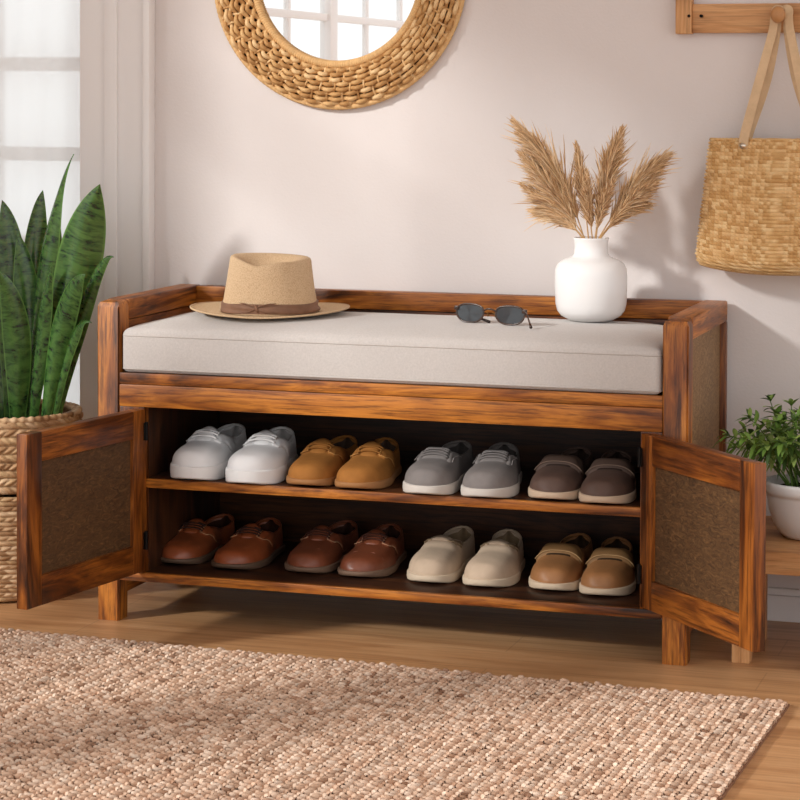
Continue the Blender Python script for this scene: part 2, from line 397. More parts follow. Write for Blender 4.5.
for z, e in ((CZ+CH-.0125, 0), (CZ+.008, 0)):
    r = .013; pts = []
    x0, y0, x1, y1 = cu0[0]+.0005, cu0[1]+.0005, cu1[0]-.0005, cu1[1]-.0005
    for cx, cy, a0 in ((x1-r, y0+r, -90), (x1-r, y1-r, 0), (x0+r, y1-r, 90), (x0+r, y0+r, 180)):
        for k in range(7): a = math.radians(a0+k*15); pts.append((cx+r*math.cos(a), cy+r*math.sin(a), z))
    pts.append(pts[0]); MB().tube(pts, .0016, 6, cap=False, up=(0, 0, 1)).build('piping', M_PIPING, cush)
CT = CZ+CH+.0212      # height of the cushion top

# ------------------------------------------------------------------ rug
def make_rug():
    c = np.array([1.424, -.222]); ang = math.radians(-2.0); dx = np.array([math.cos(ang), math.sin(ang)]); dy = np.array([-math.sin(ang), math.cos(ang)])
    LX, LY, pit, st = 1.95, 1.20, .0205, .0155
    nr, ns = int(LX/pit), int(LY/st)
    # one strand lozenge
    ph = np.array([-1, -.55, .1, .65, 1.]); rr = np.array([.18, .85, 1., .8, .15]); n = 7
    th = np.arange(n)/n*2*PI
    V = np.array([[(p_, r_*math.cos(a), r_*math.sin(a)) for a in th] for p_, r_ in zip(ph, rr)]).reshape(-1, 3)
    Fq = [(i*n+j, i*n+(j+1) % n, (i+1)*n+(j+1) % n, (i+1)*n+j) for i in range(4) for j in range(n)]
    Fq = np.array(Fq)
    ii, jj, kk = np.meshgrid(np.arange(nr), np.arange(ns), np.arange(2), indexing='ij')
    ii, jj, kk = ii.ravel(), jj.ravel(), kk.ravel(); N = len(ii)
    sd = np.where(kk == 0, -1., 1.)
    cx = -(ii+.5)*pit+sd*pit*.205+RNG.normal(0, .0004, N); cy = -(jj+.5+.5*kk)*st+RNG.normal(0, .0009, N)
    cz = .0065+RNG.normal(0, .0007, N)
    a = sd*(.50+RNG.normal(0, .07, N))+PI/2          # slant of the strand
    La = .0112*(1+RNG.normal(0, .10, N)); Wa = .0050*(1+RNG.normal(0, .10, N)); Ha = .0062*(1+RNG.normal(0, .12, N))
    lx = V[None, :, 0]*La[:, None]; ly = V[None, :, 1]*Wa[:, None]; lz = V[None, :, 2]*Ha[:, None]-.38*La[:, None]*V[None, :, 0]
    X = cx[:, None]+lx*np.cos(a)[:, None]-ly*np.sin(a)[:, None]; Y = cy[:, None]+lx*np.sin(a)[:, None]+ly*np.cos(a)[:, None]; Z = np.maximum(cz[:, None]+lz, .0015)
    PX = c[0]+X*dx[0]+Y*dy[0]; PYY = c[1]+X*dx[1]+Y*dy[1]
    co = np.stack([PX, PYY, Z], -1).reshape(-1, 3).astype(np.float32)
    nv = len(V); F = (Fq[None]+(np.arange(N)*nv)[:, None, None]).reshape(-1, 4)
    me = bpy.data.meshes.new('braids'); me.vertices.add(len(co)); me.vertices.foreach_set('co', co.ravel())
    me.loops.add(F.size); me.loops.foreach_set('vertex_index', F.ravel().astype(np.int32)); me.polygons.add(len(F))
    me.polygons.foreach_set('loop_start', np.arange(0, F.size, 4, dtype=np.int32)); me.update(calc_edges=True)
    me.polygons.foreach_set('use_smooth', [True]*len(F))
    pal = np.array([lin(q)[:3] for q in ((226, 196, 172), (212, 178, 152), (200, 164, 138), (232, 206, 184), (176, 138, 112), (150, 112, 88))])
    pick = RNG.choice(6, N, p=[.30, .30, .2, .14, .05, .01]); colr = pal[pick]*(1+RNG.normal(0, .06, N))[:, None]
    # some rows run a shade darker
    row = (1-.10*(RNG.random(nr) < .3))[ii]; colr *= row[:, None]
    cc = np.ones((N, nv, 4), np.float32); cc[:, :, :3] = np.clip(colr, 0, 1)[:, None, :]
    at_ = me.color_attributes.new('tint', 'FLOAT_COLOR', 'POINT'); at_.data.foreach_set('color', cc.ravel())
    me.materials.append(M_TINT); me.validate()
    root = thing('braided_rug', 'chunky braided jute rug in pinkish tan lying on the oak floor', 'rug', (0, 0, 0))
    o = bpy.data.objects.new('braids', me); COL.objects.link(o); o.parent = root
    b = MB(); q = [(0, 0), (-LX, 0), (-LX, -LY), (0, -LY)]
    pts = [(c[0]+u*dx[0]+v*dy[0], c[1]+u*dx[1]+v*dy[1]) for u, v in q]
    b.add([(x_, y_, z_) for z_ in (.0002, .004) for x_, y_ in pts], [(0, 1, 2, 3), (7, 6, 5, 4)]+[(i, (i+1) % 4, (i+1) % 4+4, i+4) for i in range(4)])
    b.build('backing', plain('jute_backing', (140, 104, 82), .95, .1), root, smooth=False)
make_rug()

# ------------------------------------------------------------------ shoes
def interp(s, xs, ys):
    xs = np.array(xs, float); ys = np.array(ys, float)
    m = np.gradient(ys, xs); s = np.atleast_1d(s).astype(float); i = np.clip(np.searchsorted(xs, s)-1, 0, len(xs)-2)
    h = xs[i+1]-xs[i]; t = np.clip((s-xs[i])/h, 0, 1)
    d = (ys[i+1]-ys[i])/h; m0 = np.clip(m[i], -3*abs(d), 3*abs(d)); m1_ = np.clip(m[i+1], -3*abs(d), 3*abs(d))
    return (1+2*t)*(1-t)**2*ys[i]+t*(1-t)**2*h*m0+t*t*(3-2*t)*ys[i+1]+t*t*(t-1)*h*m1_
def plan(s, k=1.0):
    s = np.atleast_1d(s)
    base = interp(s, [0, .1, .22, .34, .5, .65, .8, .92, 1], [.036, .041, .0465, .0475, .041, .0355, .0345, .033, .030])
    toe = np.sqrt(np.clip(1-(1-np.clip(s/.17, 0, 1))**2, 0, 1)); heel = np.sqrt(np.clip(1-(1-np.clip((1-s)/.12, 0, 1))**2, 0, 1))
    return base*toe**.9*heel*k
class Shoe:
    def __init__(s, foot, L=.27, wk=1.0, hk=1.0, toe=1.0, thr=.50, collar=1.0):
        s.f, s.L, s.wk, s.thr = foot, L, wk, thr
        s.hx = [0, .04, .12, .25, .38, thr-.015, thr+.055, .70, .86, 1]
        s.hy = np.array([  .007*toe, .026*toe, .036*toe, .0415*toe, .052, .064, .058*collar, .043*collar, .047*collar, .064*collar])*hk
    def cx(s, q): return s.f*.009*np.sin((1-np.atleast_1d(q))*PI*.9)
    def o(s, q):
        q = np.atleast_1d(q); u = np.clip((q-s.thr)/.11, 0, 1); h = np.clip((1-q)/.10, 0, 1)
        return .0300*np.sqrt(1-(1-u)**2)*np.sqrt(1-(1-h)**2)
    def surf(s, q, c, e=0.):
        """q along toe->heel, c in -1..1 across the upper, e offset outwards"""
        q = np.atleast_1d(q).astype(float); c = np.broadcast_to(np.atleast_1d(c).astype(float), q.shape)
        w = plan(q, s.wk)+e*.8; h = interp(q, s.hx, s.hy)+e; o = np.minimum(s.o(q), w*.85)
        th = (1-np.abs(c))*PI/2
        x = o+(w-o)*np.cos(th)**.72; z = h*np.sin(th)**.82
        lean = 1-.07*np.clip(z/.08, 0, 1)
        x = np.where(np.abs(c) < 1e-6, o, x)*lean
        return np.stack([s.cx(q)+np.sign(c+1e-12)*x, -s.L/2+q*s.L, z], -1)
def make_shoe(name, label, u, v, zsh, ang, foot, style, yshift=0):
    st = STY[style]
    S = Shoe(foot, L=st.get('L', .256), wk=1.05*st.get('wk', 1.0), hk=.80*st.get('hk', 1.0), toe=st.get('toe', 1.0), thr=st.get('thr', .465), collar=st.get('collar', 1))
    sh = st['sole_h']
    p = at(u, v+4, 2, zsh); p[0] -= .024        # lowest point of the toe on the shelf
    d = np.array([math.sin(ang), -math.cos(ang)])   # toe direction
    c = np.array([p[0], p[1]])-d*(S.L/2-.012); c[1] += yshift
    rz = math.atan2(d[1], d[0])+PI/2
    root = thing(name, label, 'shoe', (c[0], c[1], zsh), rz, 'shoes standing on the two cabinet shelves')
    # upper
    qs = np.concatenate([np.linspace(0, .12**.5, 12)[:-1]**2, np.linspace(.12, .44, 10)[:-1], np.linspace(.44, .66, 12)[:-1], np.linspace(.66, .9, 9)[:-1], np.linspace(.9, 1, 9)])
    qs[0] = 0.0; qs[-1] = 1.0
    cs = np.concatenate([np.linspace(1, .0001, 11)])
    rows = []; K = 6
    for q in qs:
        Rr = [S.surf(q, -a)[0] for a in cs]; Lr = [S.surf(q, a)[0] for a in cs[::-1]]
        op = float(min(1, max(0, S.o(q)[0]/.012))); top = Rr[-1]; top2 = Lr[0]
        inn = []
        for k in range(1, K+1):
            t_ = k/K; z = top[2]-(op*(.002+(top[2]-.012)*min(1, t_*1.25)))
            xo = top[0]*(1-t_**3*.999)+S.cx(q)[0]*t_**3*.999 if t_ > .8 else top[0]*(1+0*op)
            inn.append((xo, top[1], z))
        inn2 = []
        for k in range(K, 0, -1):
            t_ = k/K; z = top2[2]-(op*(.002+(top2[2]-.012)*min(1, t_*1.25)))
            xo = top2[0]*(1-t_**3*.999)+S.cx(q)[0]*t_**3*.999 if t_ > .8 else top2[0]
            inn2.append((xo, top2[1], z))
        rows.append(Rr+inn+inn2+Lr)
    P = np.array(rows); P[:, :, 2] += sh
    b = MB(); n, m = P.shape[:2]; o = 0
    b.v = [tuple(x_) for x_ in P.reshape(-1, 3)]
    for i in range(n-1):
        for j in range(m-1):
            b.f.append((i*m+j, (i+1)*m+j, (i+1)*m+j+1, i*m+j+1)); b.m.append(1 if 11 <= j < 10+2*K else 0)
    up = b.build('upper', [st['mat'], st['lining']], root)
    bb = bmesh.new(); bb.from_mesh(up.data); bmesh.ops.remove_doubles(bb, verts=bb.verts[:], dist=.0004); bmesh.ops.recalc_face_normals(bb, faces=bb.faces[:]); bb.to_mesh(up.data); bb.free()
    # sole
    N = 44; th = np.linspace(0, 1, N); q = (1-np.cos(th*PI))/2; q = np.clip(q, .0005, .9995)
    e = st.get('welt', .003)
    def ring(k, z, sc=1.0, spring=0):
        w_ = plan(q, S.wk)*sc+k; yy_ = -S.L/2+(q-.5)*S.L*(1+2*k/S.L)+S.L/2
        zz = z+spring*np.clip(1-q/.22, 0, 1)**2*.007
        Rr = np.stack([S.cx(q)+w_, yy_, zz], -1); Ll = np.stack([S.cx(q)-w_, yy_, zz], -1)[::-1]
        return np.concatenate([Rr, Ll])
    rings = [ring(-.008, 0, spring=1), ring(e-.0035, .0, spring=1), ring(e-.001, .0025, spring=1), ring(e, sh*.55, spring=.6), ring(e-.0006, sh*.95, spring=.2), ring(e-.0025, sh+.0012, spring=0), ring(-.006, sh+.0012, spring=0)]
    b = MB(); R_ = np.array(rings); b.grid(R_, cv=True); mm = R_.shape[1]
    b.f.append(tuple(range(mm))); b.f.append(tuple((len(rings)-1)*mm+j for j in range(mm-1, -1, -1))); b.m += [0, 0]
    so_ = b.build('sole', st['sole'], root, smooth='sharp')
    def patch(nm, q0, q1, c0, c1, e_, mt, nq=10, nc=10, tap=None, parent=root):
        A = []
        for i in range(nq+1):
            q_ = q0+(q1-q0)*i/nq; row_ = []
            a0, a1 = (c0(q_) if callable(c0) else c0), (c1(q_) if callable(c1) else c1)
            for j in range(nc+1):
                cc = a0+(a1-a0)*j/nc; edge = 0 if (i in (0, nq) or j in (0, nc)) else 1
                row_.append(S.surf(q_, cc if abs(cc) > 1e-4 else 1e-4, e_ if edge else -.0015)[0]+np.array([0, 0, sh]))
            A.append(row_)
        return MB().grid(np.array(A)).build(nm, mt, parent)
    def lacing(q0, q1, n_, half, mt, r=.0022, e_=.0055):
        b = MB()
        for k in range(n_):
            q_ = q0+(q1-q0)*k/max(1, n_-1); cs_ = np.linspace(-half, half, 9)
            pts_ = [S.surf(q_+.006*(1-abs(a)/half), a if abs(a) > 1e-4 else 1e-4, e_+.0015*(1-(a/half)**2))[0]+np.array([0, 0, sh]) for a in cs_]
            b.tube(pts_, r, 6, flat=.6)
        b.build('laces', mt, root)
    def tongue(mt, wd=.019, q0=.36, rise=.010):
        A = []
        for i in range(9):
            t_ = i/8; q_ = q0+(S.thr+.045-q0)*t_; row_ = []
            hh = float(interp(min(q_, S.thr), S.hx, S.hy)[0]) + (rise*max(0, (q_-S.thr+.05)/.09))+.0018
            for j in range(7):
                c_ = (j/6*2-1); row_.append((S.cx(q_)[0]+c_*wd*(1-.25*(t_ > .95)), -S.L/2+q_*S.L, sh+hh-.30*wd*c_*c_-(.003 if i == 0 else 0)))
            A.append(row_)
        o_ = MB().grid(np.array(A)).build('tongue', mt, root); md_ = o_.modifiers.new('s', 'SOLIDIFY'); md_.thickness = .003; md_.offset = 0
    def seam(pts_q, mt, r=.0010, e_=.004):
        b = MB(); b.tube([S.surf(a, c_, e_)[0]+np.array([0, 0, sh]) for a, c_ in pts_q], r, 5); b.build('stitching', mt, root)
    # collar roll
    b = MB(); qq = np.concatenate([np.linspace(S.thr+.004, .997, 22)])
    Rr = [S.surf(a, -1e-4, .0005)[0] for a in qq]; Ll = [S.surf(a, 1e-4, .0005)[0] for a in qq[::-1]]
    pts_ = np.array(Rr+Ll); pts_[:, 2] += sh-.0005; b.tube(pts_, .0024, 6); b.build('collar', st['mat'], root)
    k = st['kind']
    if k in ('lace', 'sneaker', 'derby'):
        tongue(st.get('tongue', st['mat']))
        for sg in (-1, 1):
            patch('quarter', .37, .66, lambda q_, sg=sg: sg*(.20 if q_ < S.thr else max(.02, .20-(q_-S.thr)*2.2)), lambda q_, sg=sg: sg*(.46+.5*max(0, (q_-.40))/.2 if q_ < .5 else .94), .0036, st['mat'], 14, 8)
            seam([(.372, sg*.21), (.375, sg*.33), (.385, sg*.45), (.42, sg*.56), (.46, sg*.68), (.50, sg*.85)], st['stitch'])
            seam([(.372, sg*.21), (.42, sg*.235), (.47, sg*.235), (S.thr, sg*.235)], st['stitch'])
        lacing(.385, S.thr-.005, st.get('nl', 3), .27, st['lace'], st.get('lr', .0022))
    if k == 'derby': seam([(.17, -.97), (.19, -.6), (.205, -.2), (.205, .2), (.19, .6), (.17, .97)], st['mat'], .0008, .0004)
    if k == 'band':      # ribbed elastic lacing panel framed by an eyestay
        patch('tongue', .36, S.thr+.03, -.30, .30, .0030, st['mat'], 8, 8)
        for sg in (-1, 1):
            patch('eyestay', .34, .60, lambda q_, sg=sg: sg*.27, lambda q_, sg=sg: sg*.46, .0044, st['mat'], 10, 4)
            seam([(.345, sg*.45), (.42, sg*.455), (.5, sg*.455), (.60, sg*.455)], st['stitch'], .0007, .0045)
        lacing(.385, S.thr, 4, .28, st['lace'], .0030, .0040)
    if k == 'strap':     # broad folded flap over the instep
        patch('strap', .365, S.thr+.045, -.72, .72, .0065, st['strap'], 10, 16)
        seam([(.372, a) for a in np.linspace(-.66, .66, 15)], st['stitch'], .0008, .0068)
        for sg in (-1, 1): patch('quarter', .44, .68, lambda q_, sg=sg: sg*max(.03, .2-(q_-.44)), lambda q_, sg=sg: sg*.96, .0035, st['mat'], 8, 8)
        patch('facing', .345, .40, -.30, .30, .0014, st['lining'], 6, 8)
    if k == 'slip':      # slip-on with elastic gores and raised tongue
        tongue(st['mat'], wd=.024, q0=.44, rise=.003)
        for sg in (-1, 1):
            patch('gore', .45, .59, lambda q_, sg=sg: sg*.10, lambda q_, sg=sg: sg*(.62-2.2*abs(q_-.53)), .0016, st['gore'], 8, 6)
            seam([(.43, sg*.16), (.46, sg*.30), (.50, sg*.44), (.54, sg*.50), (.585, sg*.42), (.62, sg*.2), (.65, sg*.05)], st['stitch'], .0012, .0022)
    return root
def leather(n, c, rough=.45, spec=.5, vs_=(14, .18), bs=(240, .25, .0008)): return plain(n, c, rough, spec, bump=bs, var=vs_)
dk = leather('dark_lining', (70, 54, 44), .8, .2)
STY = {
 'white': dict(kind='sneaker', mat=leather('white_leather', (222, 220, 220), .5, .4, (14, .03)), lining=leather('white_lining', (196, 193, 192), .9, .2, (30, .04)), sole=plain('white_rubber', (228, 226, 225), .6, .4), sole_h=.030, welt=.0035, lace=plain('white_lace', (232, 230, 229), .85, .2), stitch=plain('white_thread', (205, 203, 202), .8, .2), nl=3, lr=.0034, toe=1.12, wk=1.06),
 'tan': dict(kind='lace', mat=leather('tan_suede', (156, 102, 48), .8, .2, (30, .12)), lining=dk, sole=plain('gum_sole', (160, 112, 68), .6, .4), sole_h=.016, lace=plain('tan_lace', (146, 96, 44), .85, .2), stitch=plain('tan_thread', (186, 134, 76), .8, .2), nl=3, toe=1.05),
 'grey': dict(kind='band', mat=leather('grey_suede', (120, 113, 110), .75, .25, (30, .10)), lining=leather('grey_lining', (72, 67, 65), .9, .1), sole=plain('pale_grey_rubber', (196, 188, 180), .6, .4), sole_h=.021, lace=plain('grey_elastic', (112, 106, 104), .85, .2), stitch=plain('grey_thread', (160, 152, 148), .8, .2), toe=1.15, wk=1.02),
 'taupe': dict(kind='strap', mat=leather('taupe_leather', (88, 67, 58), .6, .35, (20, .15)), lining=leather('taupe_lining', (52, 40, 35), .9, .1), strap=leather('taupe_strap', (76, 58, 49), .65, .3), sole=plain('cream_rubber', (196, 172, 148), .6, .4), sole_h=.018, stitch=plain('taupe_thread', (128, 106, 92), .8, .2), toe=1.08, hk=.96),
 'derby': dict(kind='derby', mat=leather('brown_leather', (136, 68, 36), .38, .55, (16, .28)), lining=leather('brown_lining', (62, 32, 20), .8, .2), sole=plain('dark_welt', (92, 70, 54), .6, .4), sole_h=.014, welt=.0045, lace=plain('dark_lace', (58, 38, 32), .85, .2), stitch=plain('brown_thread', (176, 128, 92), .8, .2), nl=4, toe=.98, hk=.95),
 'derby2': dict(kind='derby', mat=leather('russet_leather', (124, 66, 42), .42, .5, (16, .25)), lining=leather('russet_lining', (58, 32, 22), .8, .2), sole=plain('taupe_welt', (118, 92, 74), .6, .4), sole_h=.015, welt=.0045, lace=plain('russet_lace', (72, 42, 34), .85, .2), stitch=plain('russet_thread', (178, 134, 104), .8, .2), nl=4, toe=1.0, hk=.97),
 'beige': dict(kind='slip', mat=leather('beige_suede', (190, 167, 144), .75, .25, (30, .08)), lining=leather('beige_lining', (138, 116, 90), .9, .2), gore=leather('beige_elastic', (128, 106, 84), .95, .1), sole=plain('beige_rubber', (204, 184, 160), .6, .4), sole_h=.018, stitch=plain('beige_thread', (158, 136, 108), .8, .2), toe=1.15, collar=1.02),
 'camel': dict(kind='strap', mat=leather('camel_leather', (152, 104, 64), .5, .4, (18, .15)), lining=leather('camel_lining', (60, 44, 30), .9, .1), strap=leather('camel_strap', (128, 94, 58), .65, .3), sole=plain('light_rubber', (204, 182, 156), .6, .4), sole_h=.018, stitch=plain('camel_thread', (182, 146, 104), .8, .2), toe=1.08),
}
ROW1, ROW2 = 'upper', 'lower'
SH = [
 ('sneaker', 'white lace-up sneaker at the far left end of the upper shelf', 203, 478, zs1, .16, -1, 'white'),
 ('sneaker', 'white lace-up sneaker beside the tan suede shoes, right one of the white pair', 254, 482, zs1, .18, 1, 'white'),
 ('suede_shoe', 'tan suede lace-up shoe next to the white sneaker, left one of its pair', 319, 484, zs1, .15, -1, 'tan'),
 ('suede_shoe', 'tan suede lace-up shoe next to the grey shoes, right one of its pair', 363, 487, zs1, .18, 1, 'tan'),
 ('casual_shoe', 'grey shoe with pale sole standing next to the tan suede pair', 438, 493, zs1, .15, -1, 'grey'),
 ('casual_shoe', 'grey shoe with pale sole, right one of the grey pair', 492, 496, zs1, .22, 1, 'grey'),
 ('strap_shoe', 'dark taupe strap shoe next to the grey pair on the upper shelf', 565, 498, zs1, .16, -1, 'taupe'),
 ('strap_shoe', 'dark taupe strap shoe at the far right end of the upper shelf', 611, 502, zs1, .22, 1, 'taupe'),
 ('derby_shoe', 'glossy reddish brown laced derby shoe at the far left end of the lower shelf', 187, 562, .1012, .10, -1, 'derby'),
 ('derby_shoe', 'glossy reddish brown laced derby shoe, second from the left on the lower shelf', 238, 567, .1012, .14, 1, 'derby'),
 ('derby_shoe', 'russet brown laced derby shoe, third from the left on the lower shelf', 317, 571, .1012, .12, -1, 'derby2'),
 ('derby_shoe', 'russet brown laced derby shoe directly left of the beige slip-ons', 366, 575, .1012, .16, 1, 'derby2'),
 ('slip_on_shoe', 'plain beige slip-on shoe beside the russet derby, left one of its pair', 441, 581, .1012, .15, -1, 'beige'),
 ('slip_on_shoe', 'plain beige slip-on shoe beside the camel strap shoe, right one of its pair', 492, 585, .1012, .18, 1, 'beige'),
 ('strap_shoe', 'camel brown strap shoe next to the beige slip-ons on the lower shelf', 565, 589, .1012, .16, -1, 'camel'),
 ('strap_shoe', 'camel brown strap shoe at the far right end of the lower shelf', 611, 594, .1012, .22, 1, 'camel'),
]
for a in SH: make_shoe(a[0], a[1], a[2], a[3], a[4], a[5]-.15, *a[6:])

# ------------------------------------------------------------------ straw hat
def make_hat():
    p = at(270, 306, 1, .205); c = (p[0], .205, CT)
    root = thing('straw_hat', 'woven straw fedora with a brown band resting on the grey cushion', 'hat', c, math.radians(12))
    n = 96; t = np.arange(n)/n*2*PI
    a0, b0 = .100, .108     # crown base half axes (x, y)
    hc = .101
    def crown(rf, z, e=0):   # rf radial fraction
        return [(a_ * math.cos(q), b_ * math.sin(q), z) for q in t for a_, b_ in [((a0*rf+e), (b0*rf+e))]]
    R = []
    for k in range(15):
        f = k/14; z = .006+hc*f; rf = 1-.145*f-.012*math.sin(f*PI)
        R.append([((a0*rf)*math.cos(q), (b0*rf)*math.sin(q), z+(.008*math.cos(q*1)*0)) for q in t])
    for rf, dz in ((.835, .0045), (.80, .0065), (.72, .0055), (.60, .001), (.50, -.006), (.38, -.011), (.25, -.014), (.12, -.015), (.01, -.0155)):
        row = []
        for q in t:
            x = a0*rf*math.cos(q); y = b0*rf*math.sin(q); z = .006+hc+dz
            row.append((x, y, z))
        R.append(row)
    R = np.array(R)
    # pinch at the front (local -y side turned to the viewer's left) and slope of the crown top
    for i in range(R.shape[0]):
        for j in range(n):
            x, y, z = R[i, j]; f = max(0, (z-.02)/hc)
            sl = .010*f*(x/.08)*-.3+.006*f*math.cos(4*0)
            pin = math.exp(-((y+.055)/.04)**2)*f**2
            x2 = x*(1-.18*pin); z2 = z+sl-.006*pin*(1 if i > 13 else f)
            if y < .02: z2 -= .013*min(1, max(0, f-.45)*1.9)*math.exp(-((x+.012)/.036)**2)
            R[i, j] = (x2, y, z2)
    b = MB(); b.grid(R, cv=True); b.build('crown', M_HAT, root)
    # brim, two skins
    ks = np.linspace(0, 1, 13)
    def brim(dz):
        A = []
        for k in ks:
            row = []
            for q in t:
                ax, by = .098+(.163-.098)*k, .106+(.167-.106)*k
                lift = .008*k**2.2*(abs(math.cos(q))**1.6)+.003*k*k
                dipf = -.000*k
                row.append((ax*math.cos(q), by*math.sin(q), .004+lift+dipf+dz))
            A.append(row)
        return np.array(A)
    A = brim(.0012); B = brim(-.0012)[::-1]
    MB().grid(np.concatenate([A, B]), cu=True, cv=True).build('brim', M_HATB, root)
    tq = np.linspace(0, 2*PI, 97)
    MB().tube([(.163*math.cos(q), .167*math.sin(q), .004+.008*abs(math.cos(q))**1.6+.003) for q in tq], .0022, 6, cap=False, up=(0, 0, 1)).build('brim_edge', M_HAT, root)
    # band with folds
    A = []
    for k in range(9):
        f = k/8; z = .007+.021*f; row = []
        for q in np.arange(144)/144*2*PI:
            rf = 1-.045*f; e = .0028+.0012*math.sin(q*5+f*7)+.0010*math.sin(f*PI*3+q*2); e = e if 0 < k < 8 else 0
            row.append(((a0*rf+e)*math.cos(q), (b0*rf+e)*math.sin(q), z+.0015*math.sin(q*3)))
        A.append(row)
    MB().grid(np.array(A), cv=True).build('hat_band', M_BAND, root)
    # knot of the band, on the right of the front
    b = MB(); q0 = math.radians(-96)
    def onb(dq, z, e): q = q0+dq; return ((a0*.98+e)*math.cos(q), (b0*.98+e)*math.sin(q), z)
    for s_ in (-1, 1):
        b.tube([onb(.0, .022, .003), onb(.10*s_, .026, .004), onb(.24*s_, .029, .003), onb(.40*s_, .030, .001)], [.0022, .0026, .0022, .001], 8, flat=.6)
        b.tube([onb(0, .020, .003), onb(.16*s_, .013, .004), onb(.36*s_, .010, .002)], [.0022, .0026, .001], 8, flat=.6)
    b.tube([onb(-.03, .028, .003), onb(0, .021, .0055), onb(.03, .012, .003)], [.0018, .0028, .0018], 8); b.build('bow', M_BAND, root)
def mat_hat(name, c0, c1):
    t_ = NT(name); v = t_.coord((1, 1, 1)); vo = t_.n('ShaderNodeTexVoronoi'); vo.inputs['Scale'].default_value = 480; t_.l(v, vo.inputs['Vector'])
    n = t_.noise(v, 12, 3, .5)
    c = t_.mix(n, t_.ramp(vo.outputs['Distance'], [(.1, c1), (.75, c0)]), t_.ramp(vo.outputs['Distance'], [(.1, c1), (.9, c0)]))
    t_.col(c); t_.bump(vo.outputs['Distance'], .5, -.0012); return t_.set(.75, .25)
M_HAT = mat_hat('hat_straw', (188, 156, 120), (217, 189, 154)); M_HATB = mat_hat('brim_straw', (206, 174, 134), (224, 198, 162))
M_BAND = plain('brown_band', (128, 94, 74), .7, .3, bump=(60, .5, .002), var=(30, .2))
make_hat()

# ------------------------------------------------------------------ sunglasses
def make_glasses():
    pl = at(470, 321.5, 1, .155); pr = at(510, 323.5, 1, .135)
    c = (pl+pr)/2; dx = (pr-pl)[:2]; half = float(np.hypot(*dx))/2; rz = math.atan2(dx[1], dx[0])
    root = thing('sunglasses', 'dark tortoiseshell sunglasses lying on the grey cushion beside the white vase', 'sunglasses', (c[0], c[1], CT), rz)
    mf = plain('tortoiseshell', (62, 42, 32), .25, .5, var=(60, .4)); ml = plain('smoked_lens', (50, 52, 55), .08, .7)
    mg = plain('brass_wire', (170, 130, 80), .3, .5, Metallic=.9)
    hw, hh, zc, tilt = .0310, .0180, .0200, .10
    def ov(s_, k=1.0, y=0, n=40):
        P_ = []
        for i in range(n):
            a = i/n*2*PI; x = abs(math.cos(a))**.82*math.copysign(1, math.cos(a)); z = abs(math.sin(a))**.82*math.copysign(1, math.sin(a))
            wd = 1+.10*z
            P_.append((s_*half+hw*k*x*wd, y+(z*hh*k)*tilt+.10*(x*hw)*s_*.5+.0, zc+hh*k*z))
        return np.array(P_)
    b = MB()
    for s_ in (-1, 1):
        P_ = ov(s_); b.tube(np.vstack([P_, P_[:2]]), .0019, 8, cap=False, up=(0, 1, 0))
    b.tube([(-half+hw*.93, .000, zc+.006), (-.004, -.003, zc+.0105), (.004, -.003, zc+.0105), (half-hw*.93, .000, zc+.006)], .0018, 8)
    for s_ in (-1, 1): b.box((s_*(half+hw)-.005, -.001, zc+.005), (s_*(half+hw)+.005, .005, zc+.013), .0015)
    b.build('frame', mf, root)
    for s_ in (-1, 1):
        P_ = ov(s_, .97); cc = P_.mean(0)+np.array([0, -.0012, 0]); b = MB()
        rings = [P_, cc+(P_-cc)*.75, cc+(P_-cc)*.5, cc+(P_-cc)*.25, cc+(P_-cc)*.004]
        b.grid(np.array(rings), cv=True); b.grid(np.array(rings)[::-1]+np.array([0, .0016, 0]), cv=True); b.build('lens', ml, root)
    b = MB(); b.tube([(half+hw+.002, .002, zc+.009), (half+hw+.014, -.014, zc+.004), (half+hw+.028, -.030, .011), (half+hw+.037, -.042, .0035)], [.0022, .0016, .0018, .0032], 8); b.build('temple', mf, root)
    b = MB(); b.tube([(-half-hw-.001, .003, zc+.009), (-half-hw+.016, .010, zc+.004), (-half+.010, .014, .011), (-.006, .010, .0035)], [.0022, .0016, .0018, .0032], 8); b.build('temple', mf, root)
    b = MB()
    for s_ in (-1, 1): b.tube([(s_*.006, -.002, zc+.004), (s_*.008, .006, zc+.000), (s_*.008, .008, zc-.005)], [.0008, .0012, .0022], 6)
    b.build('nose_pad', mg, root)
make_glasses()

# ------------------------------------------------------------------ vase + pampas
pv = at(591, 320, 1, .225); SCV = 1/ (FPX/np.dot(np.array([pv[0], pv[1]+.05, CT])-CP, AF))     # metres per pixel
VX, VY = pv[0]-.013, pv[1]+.055
VH = 85*SCV*.985
prof = [(.0, .001), (.040, .001), (.0455, .002), (.050, .005), (.063, .012), (.0705, .022), (.074, .036), (.0755, .060), (.0755, .095), (.0745, .108), (.069, .120), (.058, .1275), (.044, .1325), (.038, .136), (.0355, .141), (.0348, .152), (.0350, .163), (.0368, .170), (.0375, .1725), (.0368, .174), (.0340, .1735), (.0325, .165), (.0318, .145), (.034, .136), (.062, .120), (.068, .08), (.06, .02), (0, .012)]
k_ = VH/.174; kx = 36.2*SCV/.0755
vase = tag(MB().lathe([(r*kx, z*k_) for r, z in prof], 72).build('vase', M_CERAMIC), 'white glazed ceramic bottle vase holding dried pampas on the cushion', 'vase'); vase.location = (VX, VY, CT)
TOPZ = CT+VH
def mat_pampas():
    t_ = NT('pampas_fibre'); a = t_.n('ShaderNodeAttribute', attribute_name='tint'); t_.col(a.outputs[0]); return t_.set(.8, .2, Sheen_Weight=.2)
M_PAM = mat_pampas()
PCOL = np.array([lin(q)[:3] for q in ((232, 196, 150), (216, 176, 128), (240, 210, 170), (196, 152, 106), (224, 184, 138))])
